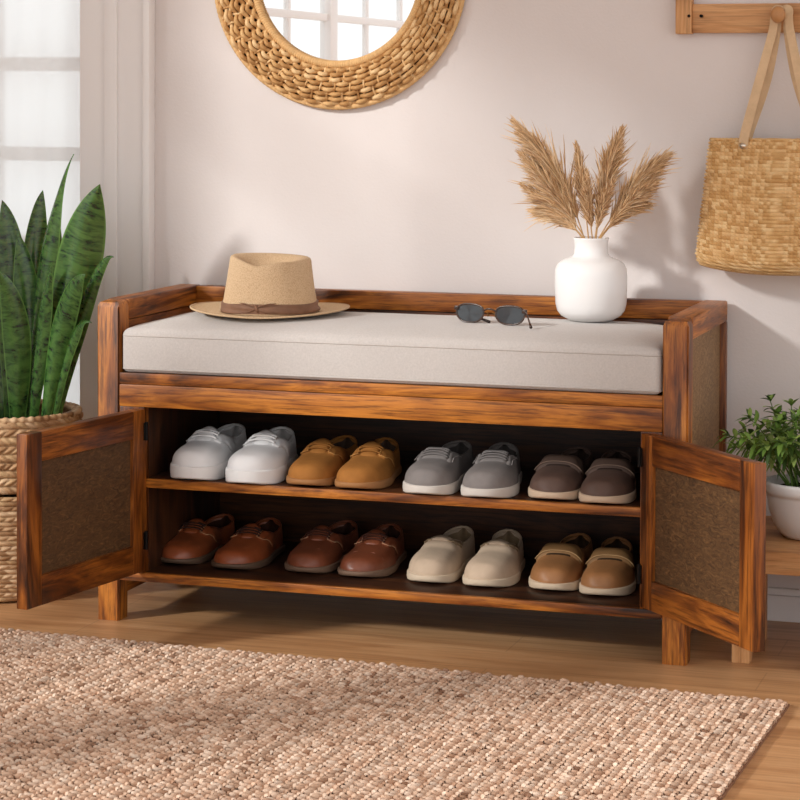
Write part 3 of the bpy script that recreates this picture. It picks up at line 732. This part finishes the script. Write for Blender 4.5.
def plume(label, mid, tip, dyt, width, mouth, n, start=.16):
    rg = np.random.default_rng(int(tip[0]*7+tip[1]))
    base = np.array([VX+mouth*.6, VY+.004, CT+.03]); pm = np.array([VX+mouth, VY, TOPZ]); 
    pmid = at(mid[0], mid[1], 1, VY+dyt*.4); ptip = at(tip[0], tip[1], 1, VY+dyt)
    root = thing('pampas_plume', label, 'dried grass', base, 0, 'dried pampas plumes in the white vase')
    axis = np.vstack([np.linspace(base, pm, 4)[:-1], through(pm, pmid, ptip, 22)])-base
    MB().tube(axis[:20], np.linspace(.0016, .0007, 20), 6).build('stem', plain('dry_stem', (190, 150, 104), .8, .2), root)
    ax2 = axis[3:]; m = len(ax2); V = []; F = []; C = []
    Tn = np.gradient(ax2, axis=0); Tn /= np.linalg.norm(Tn, axis=1)[:, None]
    Lx = np.linalg.norm(np.diff(ax2, axis=0), axis=1).sum()
    for i in range(n):
        s_ = start+(1-start)*rg.random()**1.05; f = s_*(m-1)*.985; j = min(int(f), m-2); fr = f-j
        p = ax2[j]*(1-fr)+ax2[j+1]*fr; T_ = Tn[j]; r_ = rg.normal(size=3); r_ -= r_.dot(T_)*T_; r_ /= np.linalg.norm(r_)
        u_ = (s_-start)/(1-start); prof_ = 1.3*min(1, .25+2.2*u_)*(1-u_)**.75
        L = (.10+.82*prof_)*width*2.1*(.6+.8*rg.random())*(1.5 if rg.random() < .08 else 1); ang = (.16+.34*rg.random())*(1 if rg.random() < .90 else 1.7)*(1-.55*max(0, s_-.7)/.3)
        d = T_*math.cos(ang)+r_*math.sin(ang); k = 4; pts = []
        for q in range(k+1):
            u = q/k; pts.append(p+d*L*u+np.array([0, 0, -1])*L*.20*u*u+T_*L*.06*u*u)
        w0 = .00075*(.7+.7*rg.random()); side = np.cross(d, rg.normal(size=3)); side /= np.linalg.norm(side); s2 = np.cross(d, side)
        o = len(V); col_ = PCOL[rg.integers(5)]*(.92+.16*rg.random())
        for q in range(k+1):
            wd = w0*(1.0 if q < k else .12)*(.6+.8*math.sin(PI*min(1, .25+q/k*.7)))
            for a in (0, 2.09, 4.19): V.append(pts[q]+wd*(math.cos(a)*side+math.sin(a)*s2)); C.append(col_)
        for q in range(k):
            for a in range(3): F.append((o+q*3+a, o+q*3+(a+1) % 3, o+(q+1)*3+(a+1) % 3, o+(q+1)*3+a))
    b = MB(); b.v = [tuple(x_) for x_ in V]; b.f = F; b.m = [0]*len(F); b.build('plume', M_PAM, root, cols=np.clip(C, 0, 1))
plume('tall pampas plume leaning furthest to the upper left', (558, 178), (513, 120), .00, .040, -.016, 1500)
plume('pampas plume leaning left, its tip just below the upper left plume', (557, 198), (520, 152), -.03, .034, -.014, 1000)
plume('pampas plume drooping left at middle height', (558, 212), (521, 184), -.02, .028, -.018, 800)
plume('lowest pampas plume on the left side', (562, 220), (530, 210), .02, .024, -.020, 600)
plume('slim upright pampas plume left of the centre', (583, 190), (576, 141), .03, .022, -.006, 800)
plume('short pampas plume low in the centre of the bunch', (589, 206), (587, 170), -.05, .020, .002, 700)
plume('tall pampas plume rising just right of the centre', (606, 180), (622, 128), .01, .032, .008, 1400)
plume('pampas plume in front, leaning slightly right below the tall one', (602, 208), (614, 178), -.04, .022, .010, 700)
plume('long pampas plume leaning furthest to the right', (632, 190), (668, 154), .00, .034, .016, 1300)
plume('pampas plume leaning right below the longest right plume', (628, 204), (655, 182), -.03, .028, .018, 800)
plume('lowest pampas plume on the right side', (624, 214), (648, 204), .02, .024, .020, 600)

# ------------------------------------------------------------------ round rattan mirror
def make_mirror():
    c = at(336.5, -25, 1, WY-.02); e = at(341, 109, 1, WY-.02); R = float(c[2]-e[2])
    root = thing('round_mirror', 'round wall mirror with a wide woven rattan frame above the bench', 'mirror', (c[0], WY, c[2]))
    Ri = R*.655
    # weave lies between Ri and R; local coordinates x,z in the wall plane, -y towards the room
    def pt(r, a, y): return (r*math.cos(a), y, r*math.sin(a))
    t = np.linspace(0, 2*PI, 97)
    MB().add([pt(r, a, y) for y in (-.004, -.001) for r, a in [(R*.97, q) for q in t[:-1]]], [tuple(range(96)), tuple(range(191, 95, -1))]+[(i, (i+1) % 96, (i+1) % 96+96, i+96) for i in range(96)]).build('backing_board', plain('dark_backing', (70, 46, 28), .8, .2), root, smooth=False)
    g = MB(); g.add([pt(Ri*1.02, q, -.007) for q in t[:-1]]+[pt(Ri*1.02, q, -.004) for q in t[:-1]], [tuple(range(96)), tuple(range(191, 95, -1))]+[(i, (i+1) % 96, (i+1) % 96+96, i+96) for i in range(96)])
    g.build('mirror_glass', M_MIRROR, root, smooth=False)
    pal = np.array([lin(q)[:3] for q in ((222, 178, 122), (206, 160, 104), (234, 196, 144), (190, 142, 88))])
    def ycone(r): return -.012-.014*math.sin(PI*min(1, max(0, (r-Ri)/(R-Ri))))
    def tinted(b, cols, nm): return b.build(nm, M_STRAW, root, cols=cols)
    ns = 92
    # radial spokes
    b = MB(); C = []
    for k in range(ns):
        a = 2*PI*(k+random.uniform(-.12, .12))/ns
        rs = np.linspace(Ri+.004, R-.004, 9); path = [pt(r, a+.02*math.sin((r-Ri)*60), ycone(r)+.001) for r in rs]
        n0 = len(b.v); b.tube(path, .0026, 6); C += [pal[random.randrange(4)]]*(len(b.v)-n0)
    tinted(b, C, 'spoke')
    b = MB(); C = []; nring = 4; gap = (R-Ri-.016)/nring
    for r_i in range(nring):
        for half in (0, 1):
            rr = Ri+.010+gap*(r_i+.28+.45*half); m = ns*5; path = []
            for q in range(m+1):
                a = 2*PI*q/m; w_ = math.cos(PI*q*ns/m + PI*(half) + (PI*(r_i % 2)))
                path.append(pt(rr+.0014*w_, a, ycone(rr)-.0056*w_))
            # individual strand pieces of one stitch each carry their own tint
            n0 = len(b.v); b.tube(path, gap*.25, 6, cap=False, up=(0, 1, 0)); k = (len(b.v)-n0)//6
            base = pal[RNG.integers(0, 4, ns+2)]
            for q in range(k): C += [base[min(ns+1, int((q+2)/5))]]*6
    tinted(b, C, 'weave')
    def wrap(rad, tr, y, nm, nw):
        m = nw*6; A = []; C_ = []; tt = np.arange(12)/12*2*PI; cc = pal[0]*(.92+.16*RNG.random((nw, 1)))
        for q in range(m):
            a = 2*PI*q/m; rr = tr*(1+.16*abs(math.sin(PI*q*nw/m))); row = [((rad+rr*math.cos(x))*math.cos(a+.012*math.sin(x)), y+rr*math.sin(x), (rad+rr*math.cos(x))*math.sin(a+.012*math.sin(x))) for x in tt]
            A.append(row); C_ += [cc[q//6]]*12
        b = MB(); b.grid(np.array(A), cu=True, cv=True); b.build(nm, M_STRAW, root, cols=C_)
    wrap(Ri+.004, .0082, -.014, 'inner_rim', 230); wrap(R-.004, .0055, -.011, 'outer_rim', 170)
make_mirror()

# ------------------------------------------------------------------ peg rail + tote bag
PYW = WY-.022
a0 = at(676, 34, 1, PYW); a1 = at(692, 34, 1, PYW); h0 = at(692, 33, 1, PYW); h1 = at(692, 4, 1, PYW)
rail = thing('peg_rail', 'light wooden wall rack with a knob, holding the straw tote bag', 'coat rack', (a0[0], WY, a0[2]))
ox, oz = a0[0], a0[2]
b = MB(); b.box((0, -.030, 0), (a1[0]-ox, 0, .42), .002); b.build('upright', OW[2], rail, smooth='sharp')
b = MB(); b.box((a1[0]-ox, -.022, h0[2]-oz), (1.15, 0, h1[2]-oz), .002); b.build('cross_board', OW[0], rail, smooth='sharp')
b = MB(); b.box((a1[0]-ox, -.022, .33), (1.15, 0, .39), .002); b.build('cross_board', OW[0], rail, smooth='sharp')
b = MB(); b.box((1.15, -.030, 0), (1.185, 0, .42), .002); b.build('upright', OW[2], rail, smooth='sharp')
pk = at(780, 15, 1, WY-.045)
M_PEG = plain('peg_wood', (184, 132, 84), .5, .4, var=(40, .12))
for dx_ in (0, .24, .48):
    b = MB(); x_ = pk[0]-ox+dx_; z_ = pk[2]-oz
    Y = [(-.020, .009), (-.040, .008), (-.062, .008), (-.068, .013), (-.074, .0150), (-.080, .013), (-.083, .006), (-.0835, .0001)]
    tt = np.arange(20)/20*2*PI; b.grid(np.array([[(x_+r*math.cos(q), y, z_+r*math.sin(q)*1.15) for q in tt] for y, r in Y]), cv=True); b.build('peg', M_PEG, rail)
for px_, py_ in ((689, 16), (701, 16)):
    s_ = at(px_, py_, 1, WY-.03); b = MB(); b.tube([(s_[0]-ox, -.020, s_[2]-oz), (s_[0]-ox, -.0315, s_[2]-oz)], .0032, 10); b.build('screw', M_BLACK, rail)

def make_bag():
    yc = WY-.062
    tl_ = at(711, 139, 1, yc); cx = pk[0]+.004; bl = at(697, 262, 1, yc); bz = at(740, 275, 1, yc-.03)[2]
    wt, wb = cx-tl_[0], cx-bl[0]; z1 = tl_[2]; z0 = bz; Hh = z1-z0
    root = thing('tote_bag', 'woven straw tote bag with tan straps hanging from the peg of the wall rack', 'bag', (cx, yc, z0))
    nu, nv = 1100, 280; u = np.arange(nu)/nu*2*PI; V = []; C = []
    cell = .0078; rowc = {}
    pal = np.array([lin(q)[:3] for q in ((230, 190, 136), (222, 180, 124), (212, 168, 110), (236, 202, 150), (204, 158, 100))])
    P = np.zeros((nv, nu, 3)); Cc = np.zeros((nv, nu, 3)); rt = RNG.integers(0, 5, (400, 400)); jt = RNG.random((400, 400))
    for i in range(nv):
        f = i/(nv-1); z = Hh*f
        w_ = wb+(wt-wb)*f; dp = .052*(1-f)**.8+.016
        if f < .12: k = math.sqrt(1-(1-f/.12)**2); w_ *= .90+.10*k; dp *= .35+.65*k
        co, si = np.cos(u), np.sin(u)
        x = w_*np.sign(co)*np.abs(co)**.55; y = dp*np.sign(si)*np.abs(si)**.75
        # bottom rounding: centre of the base sags
        sag = -.0
        arc = np.cumsum(np.hypot(np.diff(x, append=x[0]), np.diff(y, append=y[0])))
        a = arc/(cell*1.15); b_ = np.full(nu, z/(cell*.95))
        # diagonal twill stitches
        r_ = np.floor(b_).astype(int); ph = a*1.0+.5*r_+.75*(b_-np.floor(b_))
        fr = ph-np.floor(ph); hz = (b_-np.floor(b_))
        hgt = np.abs(np.sin(PI*fr))**.8*np.abs(np.sin(PI*hz))**.7
        ci = (np.floor(ph).astype(int)) % 400
        dsp = .0050*hgt*(.7+.6*jt[r_ % 400, ci])
        nx = np.cos(u)*dp; ny = np.sin(u)*w_; nl = np.hypot(nx, ny)+1e-9
        lip = 0
        P[i, :, 0] = x+nx/nl*dsp; P[i, :, 1] = y+ny/nl*dsp; P[i, :, 2] = z+.012*(x/wt)**2*(1-f)*1.0
        Cc[i] = pal[rt[r_ % 400, ci]]
    b = MB(); b.grid(P, cv=True); Cl = list(Cc.reshape(-1, 3))
    # inner wall and base cap
    inn = P[::-8][:, :, :].copy(); inn[:, :, 0] *= .97; inn[:, :, 1] *= .86
    b.grid(inn, cv=True, flip=True); Cl += [pal[2]]*(inn.shape[0]*nu)
    b.f.append(tuple(range(nu))); b.m.append(0)
    b.build('bag_body', M_STRAW, root, cols=Cl)
    # rope rim
    tq = np.linspace(0, 1, 161); rim = [(wt*math.copysign(abs(math.cos(q))**.55, math.cos(q)), .016*math.copysign(abs(math.sin(q))**.75, math.sin(q)), Hh) for q in np.linspace(0, 2*PI, 161)]
    b = MB(); b.tube(rim, [.0026*(1+.25*math.sin(i*2.2)) for i in range(161)], 6, cap=False, up=(0, 0, 1)); b.build('rim', M_STRAW, root, cols=[pal[1]]*len(b.v))
    ms = plain('tan_strap', (206, 176, 140), .75, .25, bump=(300, .3, .0006), var=(40, .1)); mr = plain('rivet', (212, 200, 184), .3, .5, Metallic=1.0)
    gx = cx-at(743, 148, 1, yc-.02)[0]
    pz = pk[2]+.0125-z0; py_ = pk[1]-yc
    for yb, off, yo in ((-.0215, 0, -.004), (.0215, .012, .012)):
        path = []
        for s_ in (-1, 1):
            seg_ = [(s_*gx, yb, Hh-.020), (s_*gx*.97, yb*1.0, Hh+.004), (s_*(gx*.58-off*.9), yb*.6+py_*.35, Hh+(pz-Hh)*.45), (s_*(gx*.24-off*.5), py_*.8+yo*.6, Hh+(pz-Hh)*.84), (s_*.0135, py_+yo, pz-.004)]
            path.append(seg_)
        full = path[0]+[(-.004, py_+yo, pz+.004), (.004, py_+yo, pz+.004)]+path[1][::-1]
        # resample smooth
        full = np.array(full); tt = np.arange(len(full)); q = np.linspace(0, len(full)-1, 70)
        sm = np.stack([interp(q, tt, full[:, k]) for k in range(3)], -1)
        Tn = np.gradient(sm, axis=0); Tn /= np.linalg.norm(Tn, axis=1)[:, None]; A = []
        for i in range(len(sm)):
            mid_ = abs(i-34.5)/34.5; hw = .0095*(.62+.38*min(1, mid_*1.4))
            n_ = np.array([0, -1, 0.]); sd = np.cross(n_, Tn[i]); sd /= np.linalg.norm(sd); turn = (1-min(1, mid_*3.0)); sd = sd*(1-turn)+np.array([0, 1, 0])*turn*(1 if sd[1] >= 0 else 1); sd /= np.linalg.norm(sd)
            no = np.cross(sd, Tn[i]); A.append([sm[i]+sd*hw*a+no*.0014*b_ for a, b_ in ((-1, -1), (1, -1), (1, 1), (-1, 1))])
        b = MB(); b.grid(np.array(A), cv=True); b.f += [(0, 1, 2, 3), tuple(len(b.v)-4+k for k in (3, 2, 1, 0))]; b.m += [0, 0]
        st_ = b.build('strap', ms, root, smooth='sharp')
        for s_ in (-1, 1):
            b = MB(); b.tube([(s_*gx, yb*.7, Hh-.0125), (s_*gx, yb*1.22, Hh-.0125)], .0062, 14); b.build('rivet', mr, st_)
make_bag()

# ------------------------------------------------------------------ basket with snake plant
BR = .150; BC = None
e_ = at(80, 425, 1, .20); BX, BY = float(e_[0])-.164, .185
BHt = .385
def make_basket():
    root = thing('woven_basket', 'large braided seagrass basket on the floor holding the snake plant', 'basket', (BX, BY, 0))
    pal = np.array([lin(q)[:3] for q in ((206, 168, 128), (188, 148, 108), (218, 184, 146), (166, 126, 88), (196, 160, 118))])
    def wall(z0, z1, rf, rh, ns, nm, amp, slant, coarse=8):
        rows = int(round((z1-z0)/rh)); nv = rows*coarse+1; nu = ns*8; P = np.zeros((nv, nu, 3)); C = np.zeros((nv, nu, 3))
        rt = RNG.integers(0, 5, (rows+2, ns+2)); jt = RNG.random((rows+2, ns+2)); u = np.arange(nu)
        for i in range(nv):
            f = i/(nv-1); z = z0+(z1-z0)*f; r_ = min(rows-1, int(f*rows-1e-9)); h = f*rows-r_
            ph = (u/8+(slant*h if r_ % 2 == 0 else -slant*h)+jt[r_, 0]+.35*np.sin(u*.05+r_*2.1)) % ns; fr = ph-np.floor(ph); k = np.floor(ph).astype(int)
            d = amp*(np.abs(np.sin(PI*fr))**.6*.75+.25)*(abs(math.sin(PI*h))**.5)*(.7+.5*jt[r_, k])
            R_ = rf(f)+d; a = u/nu*2*PI
            P[i, :, 0] = R_*np.cos(a); P[i, :, 1] = R_*np.sin(a); P[i, :, 2] = z+.001*np.sin(a*5+r_)
            C[i] = pal[rt[r_, k]]
        b = MB(); b.grid(P, cv=True); return b, list(C.reshape(-1, 3))
    b, C = wall(.004, .228, lambda f: .128+.030*math.sin(min(1, f*1.6+.02)*PI*.5), .0102, 44, 'body', .0050, .55)
    n0 = len(b.v); nu = 44*8; b.f.append(tuple(range(nu))); b.m.append(0)
    b.build('basket_body', M_STRAW, root, cols=C)
    b, C = wall(.232, BHt, lambda f: .153+.004*math.sin(f*PI), .0172, 56, 'cuff', .0080, 1.25)
    b.build('basket_cuff', M_STRAW, root, cols=C)
    # rim rope and inner wall
    b = MB(); C = []; m = 260
    for off, rr, zz in ((0, .1525, BHt+.001), (0, .1445, BHt-.001)):
        pts = [(rr*math.cos(q), rr*math.sin(q), zz) for q in np.linspace(0, 2*PI, m+1)]
        n0 = len(b.v); b.tube(pts, [.0062*(1+.22*math.sin(i*1.3)) for i in range(m+1)], 8, cap=False, up=(0, 0, 1)); cc = pal[RNG.integers(0, 5, m+1)]
        for i in range(m+1): C += [cc[i//5]]*8
    b.build('basket_rim', M_STRAW, root, cols=C)
    b = MB(); b.lathe([(.145, BHt), (.143, .30), (.140, .24), (.06, .238), (.001, .238)], 64); b.build('basket_lining', M_STRAW, root, cols=[pal[3]]*len(b.v))
make_basket()
def mat_snake():
    t_ = NT('snake_leaf'); a = t_.n('ShaderNodeAttribute', attribute_name='tint')
    sx = t_.n('ShaderNodeSeparateColor'); t_.l(a.outputs[0], sx.inputs[0])   # r along, g across, b leaf seed
    cb = t_.n('ShaderNodeCombineXYZ'); 
    m1_ = t_.n('ShaderNodeMath', operation='MULTIPLY', i1=34.); t_.l(sx.outputs[0], m1_.inputs[0])
    m2_ = t_.n('ShaderNodeMath', operation='MULTIPLY', i1=1.7); t_.l(sx.outputs[1], m2_.inputs[0])
    m3_ = t_.n('ShaderNodeMath', operation='MULTIPLY', i1=31.); t_.l(sx.outputs[2], m3_.inputs[0])
    t_.l(m1_.outputs[0], cb.inputs[0]); t_.l(m2_.outputs[0], cb.inputs[1]); t_.l(m3_.outputs[0], cb.inputs[2])
    n = t_.noise(cb.outputs[0], 1.1, 4, .6, .6)
    c = t_.ramp(n, [(.36, (20, 42, 20)), (.43, (42, 74, 32)), (.60, (66, 102, 44))])
    e2 = t_.n('ShaderNodeMath', operation='SUBTRACT', i1=.5); t_.l(sx.outputs[1], e2.inputs[0]); e3 = t_.n('ShaderNodeMath', operation='ABSOLUTE'); t_.l(e2.outputs[0], e3.inputs[0])
    ed = t_.ramp(e3.outputs[0], [(.44, (0, 0, 0, 1)), (.49, (1, 1, 1, 1))])
    t_.col(t_.mix(ed, c, lin((84, 124, 54)))); return t_.set(.27, .55, Subsurface_Weight=.04)
M_SNAKE = mat_snake()
snake = thing('snake_plant', 'tall snake plant with upright banded green leaves growing in the woven basket', 'plant', (BX, BY, .24))
SO = np.array([BX, BY, .24])
tag(MB().lathe([(.001, .022), (.07, .024), (.12, .020), (.136, .012), (.13, .0005), (.001, .0005)], 48).build('soil', M_SOIL, None), '', '')
soil = [o for o in COL.objects if o.name == 'soil'][0]; soil.location = (BX, BY, .24)
del soil['label'], soil['category']; soil.parent = snake; soil.location = (0, 0, 0)
def leaf(bx, mid, tip, dy, wd, seed, face=0., twist=0., basew=.45, peak=.5):
    """bx: pixel x of the foot, dy: depth offset of foot; width in metres"""
    base = at(bx, 418, 1, BY+dy*.4); base[2] = .258; base = np.array([base[0], BY+dy*.4, .258])
    d = base[:2]-np.array([BX, BY]); r = np.hypot(*d)
    if r > .105: base[:2] = np.array([BX, BY])+d*.105/r
    pm = at(mid[0], mid[1], 1, BY+dy*.7); pt_ = at(tip[0], tip[1], 1, BY+dy)
    pa = through(base, pm, pt_, 34); T_ = np.gradient(pa, axis=0); T_ /= np.linalg.norm(T_, axis=1)[:, None]
    A = []; C = []; nc = 9; view = CP-pa.mean(0); view /= np.linalg.norm(view)
    B2 = []
    for i in range(34):
        t_ = i/33; w_ = wd*(basew*.5+(1-basew*.5)*math.sin(min(1, t_/peak)*PI/2)**1.5) if t_ < peak else wd*max(.004, (1-((t_-peak)/(1-peak))**1.7))
        x_ = np.cross(view, T_[i]); x_ /= np.linalg.norm(x_); n_ = np.cross(x_, T_[i]); a = face+twist*t_
        x2 = x_*math.cos(a)+n_*math.sin(a); n2 = np.cross(x2, T_[i]); row = []; row2 = []
        for j in range(nc):
            c_ = j/(nc-1)*2-1; cup = .28*w_*(abs(c_)**1.5)*(1-.5*t_); th = .0022*(1-c_*c_)**.5*(1-t_*.6)
            wav = .03*w_*math.sin(t_*14+seed*3)*c_
            row.append(pa[i]+x2*w_*.5*c_-n2*(-cup-th-wav)-SO); row2.append(pa[i]+x2*w_*.5*c_-n2*(-cup+th-wav)-SO); C.append((t_*max(.35, np.linalg.norm(pt_-base)/.5), j/(nc-1), (seed*.137) % 1))
        A.append(row); B2.append(row2)
    b = MB(); b.grid(np.array(A)); b.grid(np.array(B2), flip=True)
    b.build('leaf', M_SNAKE, snake, cols=C+C)
LV = [ # foot px, mid px, tip px, depth, width
 (24, (44, 262), (74, 154), -.04, .060, 1, .25, 1.2, .5, .42),
 (44, (72, 290), (100, 184), -.06, .098, 2, .12, .1, .28, .60),
 (30, (33, 280), (43, 190), .03, .058, 3, .1, .2, .4, .5),
 (8, (12, 290), (2, 200), .00, .070, 4, .1, -.1, .4, .5),
 (0, (2, 300), (-12, 210), .05, .060, 5, .2, 0, .4, .5),
 (44, (52, 300), (59, 216), -.02, .040, 6, .3, .5, .4, .5),
 (50, (61, 290), (71, 222), .05, .026, 7, .6, .2, .4, .5),
 (54, (84, 308), (114, 257), -.075, .036, 8, .5, .2, .4, .5),
 (58, (68, 352), (92, 323), -.09, .030, 9, .7, .3, .4, .6),
 (38, (60, 330), (86, 275), -.10, .055, 10, .35, .3, .4, .6),
 (14, (16, 340), (-2, 270), -.10, .060, 11, .1, .1, .5, .5),
 (32, (28, 320), (18, 232), -.03, .062, 12, .3, -.4, .4, .5),
 (-8, (-20, 300), (-45, 190), .02, .07, 13, .1, .2, .4, .5),
 (-15, (-40, 330), (-80, 230), -.02, .07, 14, .1, .2, .4, .5),
 (26, (40, 340), (52, 262), -.07, .040, 15, .5, .3, .4, .5),
 (52, (60, 350), (66, 280), -.06, .034, 16, .6, .3, .5, .5),
]
for a in LV: leaf(*a)

# ------------------------------------------------------------------ low oak bench + potted plant at the right
lb0 = at(731, 664, 2, 0); LBY = lb0[1]+.004
zt = at(790, 553, 1, LBY)[2]; zb = at(790, 576, 1, LBY)[2]
low = thing('low_bench', 'low light oak bench behind the open right door carrying the potted plant', 'bench', (0, 0, 0))
lx0 = at(733, 664, 1, LBY)[0]-.01
part('top_board', (lx0, LBY, zb), (lx0+.75, WY-.02, zt), OW[0], low, bev=.004)
for lx in (lx0+.006, lx0+.71):
    for ly in (LBY+.006, LBY+.19): part('leg', (lx, ly, 0), (lx+.034, ly+.034, zb), OW[2], low)
def make_pot():
    u0 = at(766, 481, 1, .21); PR = .088; cx = float(u0[0])+PR*.98; cy = .215
    z0 = zt; zr = at(790, 487, 1, cy-PR)[2]; hp = zr-z0
    pr = [(0, .0005), (.045, .0005), (.052, .003), (.060, .012), (.072, .035), (.080, .065), (.0845, .098), (.0855, .105), (.0885, .107), (.0895, .115), (.0895, .130), (.088, .134), (.084, .134), (.082, .128), (.078, .110), (0, .108)]
    k = hp/.134
    pot = tag(MB().lathe([(r, z*k) for r, z in pr], 64).build('plant_pot', M_POT), 'round white ceramic pot standing on the low oak bench', 'pot'); pot.location = (cx, cy, z0)
    pl = thing('leafy_houseplant', 'bushy green houseplant with small pointed leaves growing in the white pot', 'plant', (cx, cy, z0+hp*.85))
    MB().lathe([(.001, .004), (.04, .005), (.074, .0), (.07, -.006), (.001, -.006)], 32).build('soil', M_SOIL, pl)
    mats = [plain('leaf_green', (104, 136, 56), .5, .4, var=(20, .25)), plain('leaf_pale', (150, 174, 92), .5, .4, var=(20, .2)), plain('leaf_deep', (66, 94, 38), .5, .4, var=(20, .25))]
    mst = plain('green_stem', (92, 118, 52), .6, .3); rg = random.Random(5)
    def lf(b, p, d, L, wd, mi):
        d = d/np.linalg.norm(d); s_ = np.cross(d, (0, 0, 1.)); s_ /= np.linalg.norm(s_)+1e-9; n_ = np.cross(s_, d); A = []
        for i in range(7):
            t_ = i/6; w_ = wd*math.sin(PI*min(1, t_*.93+.07))**.8*(1-.3*t_); c_ = p+d*L*t_-np.array([0, 0, 1.])*L*.30*t_*t_
            A.append([c_-s_*w_+n_*w_*.35, c_, c_+s_*w_+n_*w_*.35])
        b.grid(np.array(A), mi=mi)
    sb = MB(); cnt = 0
    for q in range(62):
        a = rg.uniform(0, 2*PI); tilt = rg.random()**.6*1.08; Ls = rg.uniform(.10, .190)*(1-.18*tilt)
        r0 = rg.uniform(0, .045); p0 = np.array([r0*math.cos(a), r0*math.sin(a), .0]); dr_ = np.array([math.cos(a)*math.sin(tilt), math.sin(a)*math.sin(tilt), math.cos(tilt)])
        p2 = p0+dr_*Ls+np.array([0, 0, .018]); pm = (p0+p2)/2+np.array([0, 0, .02*tilt]); path = through(p0, pm, p2, 10)
        if p2[1]+cy > WY-.03: continue
        b = MB(); b.tube(path, np.linspace(.0017, .0009, 10), 5, mi=0)
        T_ = path[-1]-path[-2]; T_ /= np.linalg.norm(T_); ph = rg.uniform(0, 6)
        for lev in range(5, 10):
            for s_ in range(3 if lev < 9 else 6):
                az = ph+lev*1.3+s_*2*PI/(3 if lev < 9 else 6); e1 = np.cross(T_, (1, 0, .1)); e1 /= np.linalg.norm(e1); e2_ = np.cross(T_, e1)
                dd = (e1*math.cos(az)+e2_*math.sin(az))*(.95 if lev < 9 else .75)+T_*(.45 if lev < 9 else .8)
                L = rg.uniform(.022, .038); pp = path[lev]
                if pp[1]+dd[1]*L+cy > WY-.008: continue
                lf(b, pp, dd, L, rg.uniform(.0044, .0070), 1+rg.choice((0, 0, 1, 2)))
        b.build('sprig', [mst]+mats, pl)
make_pot()
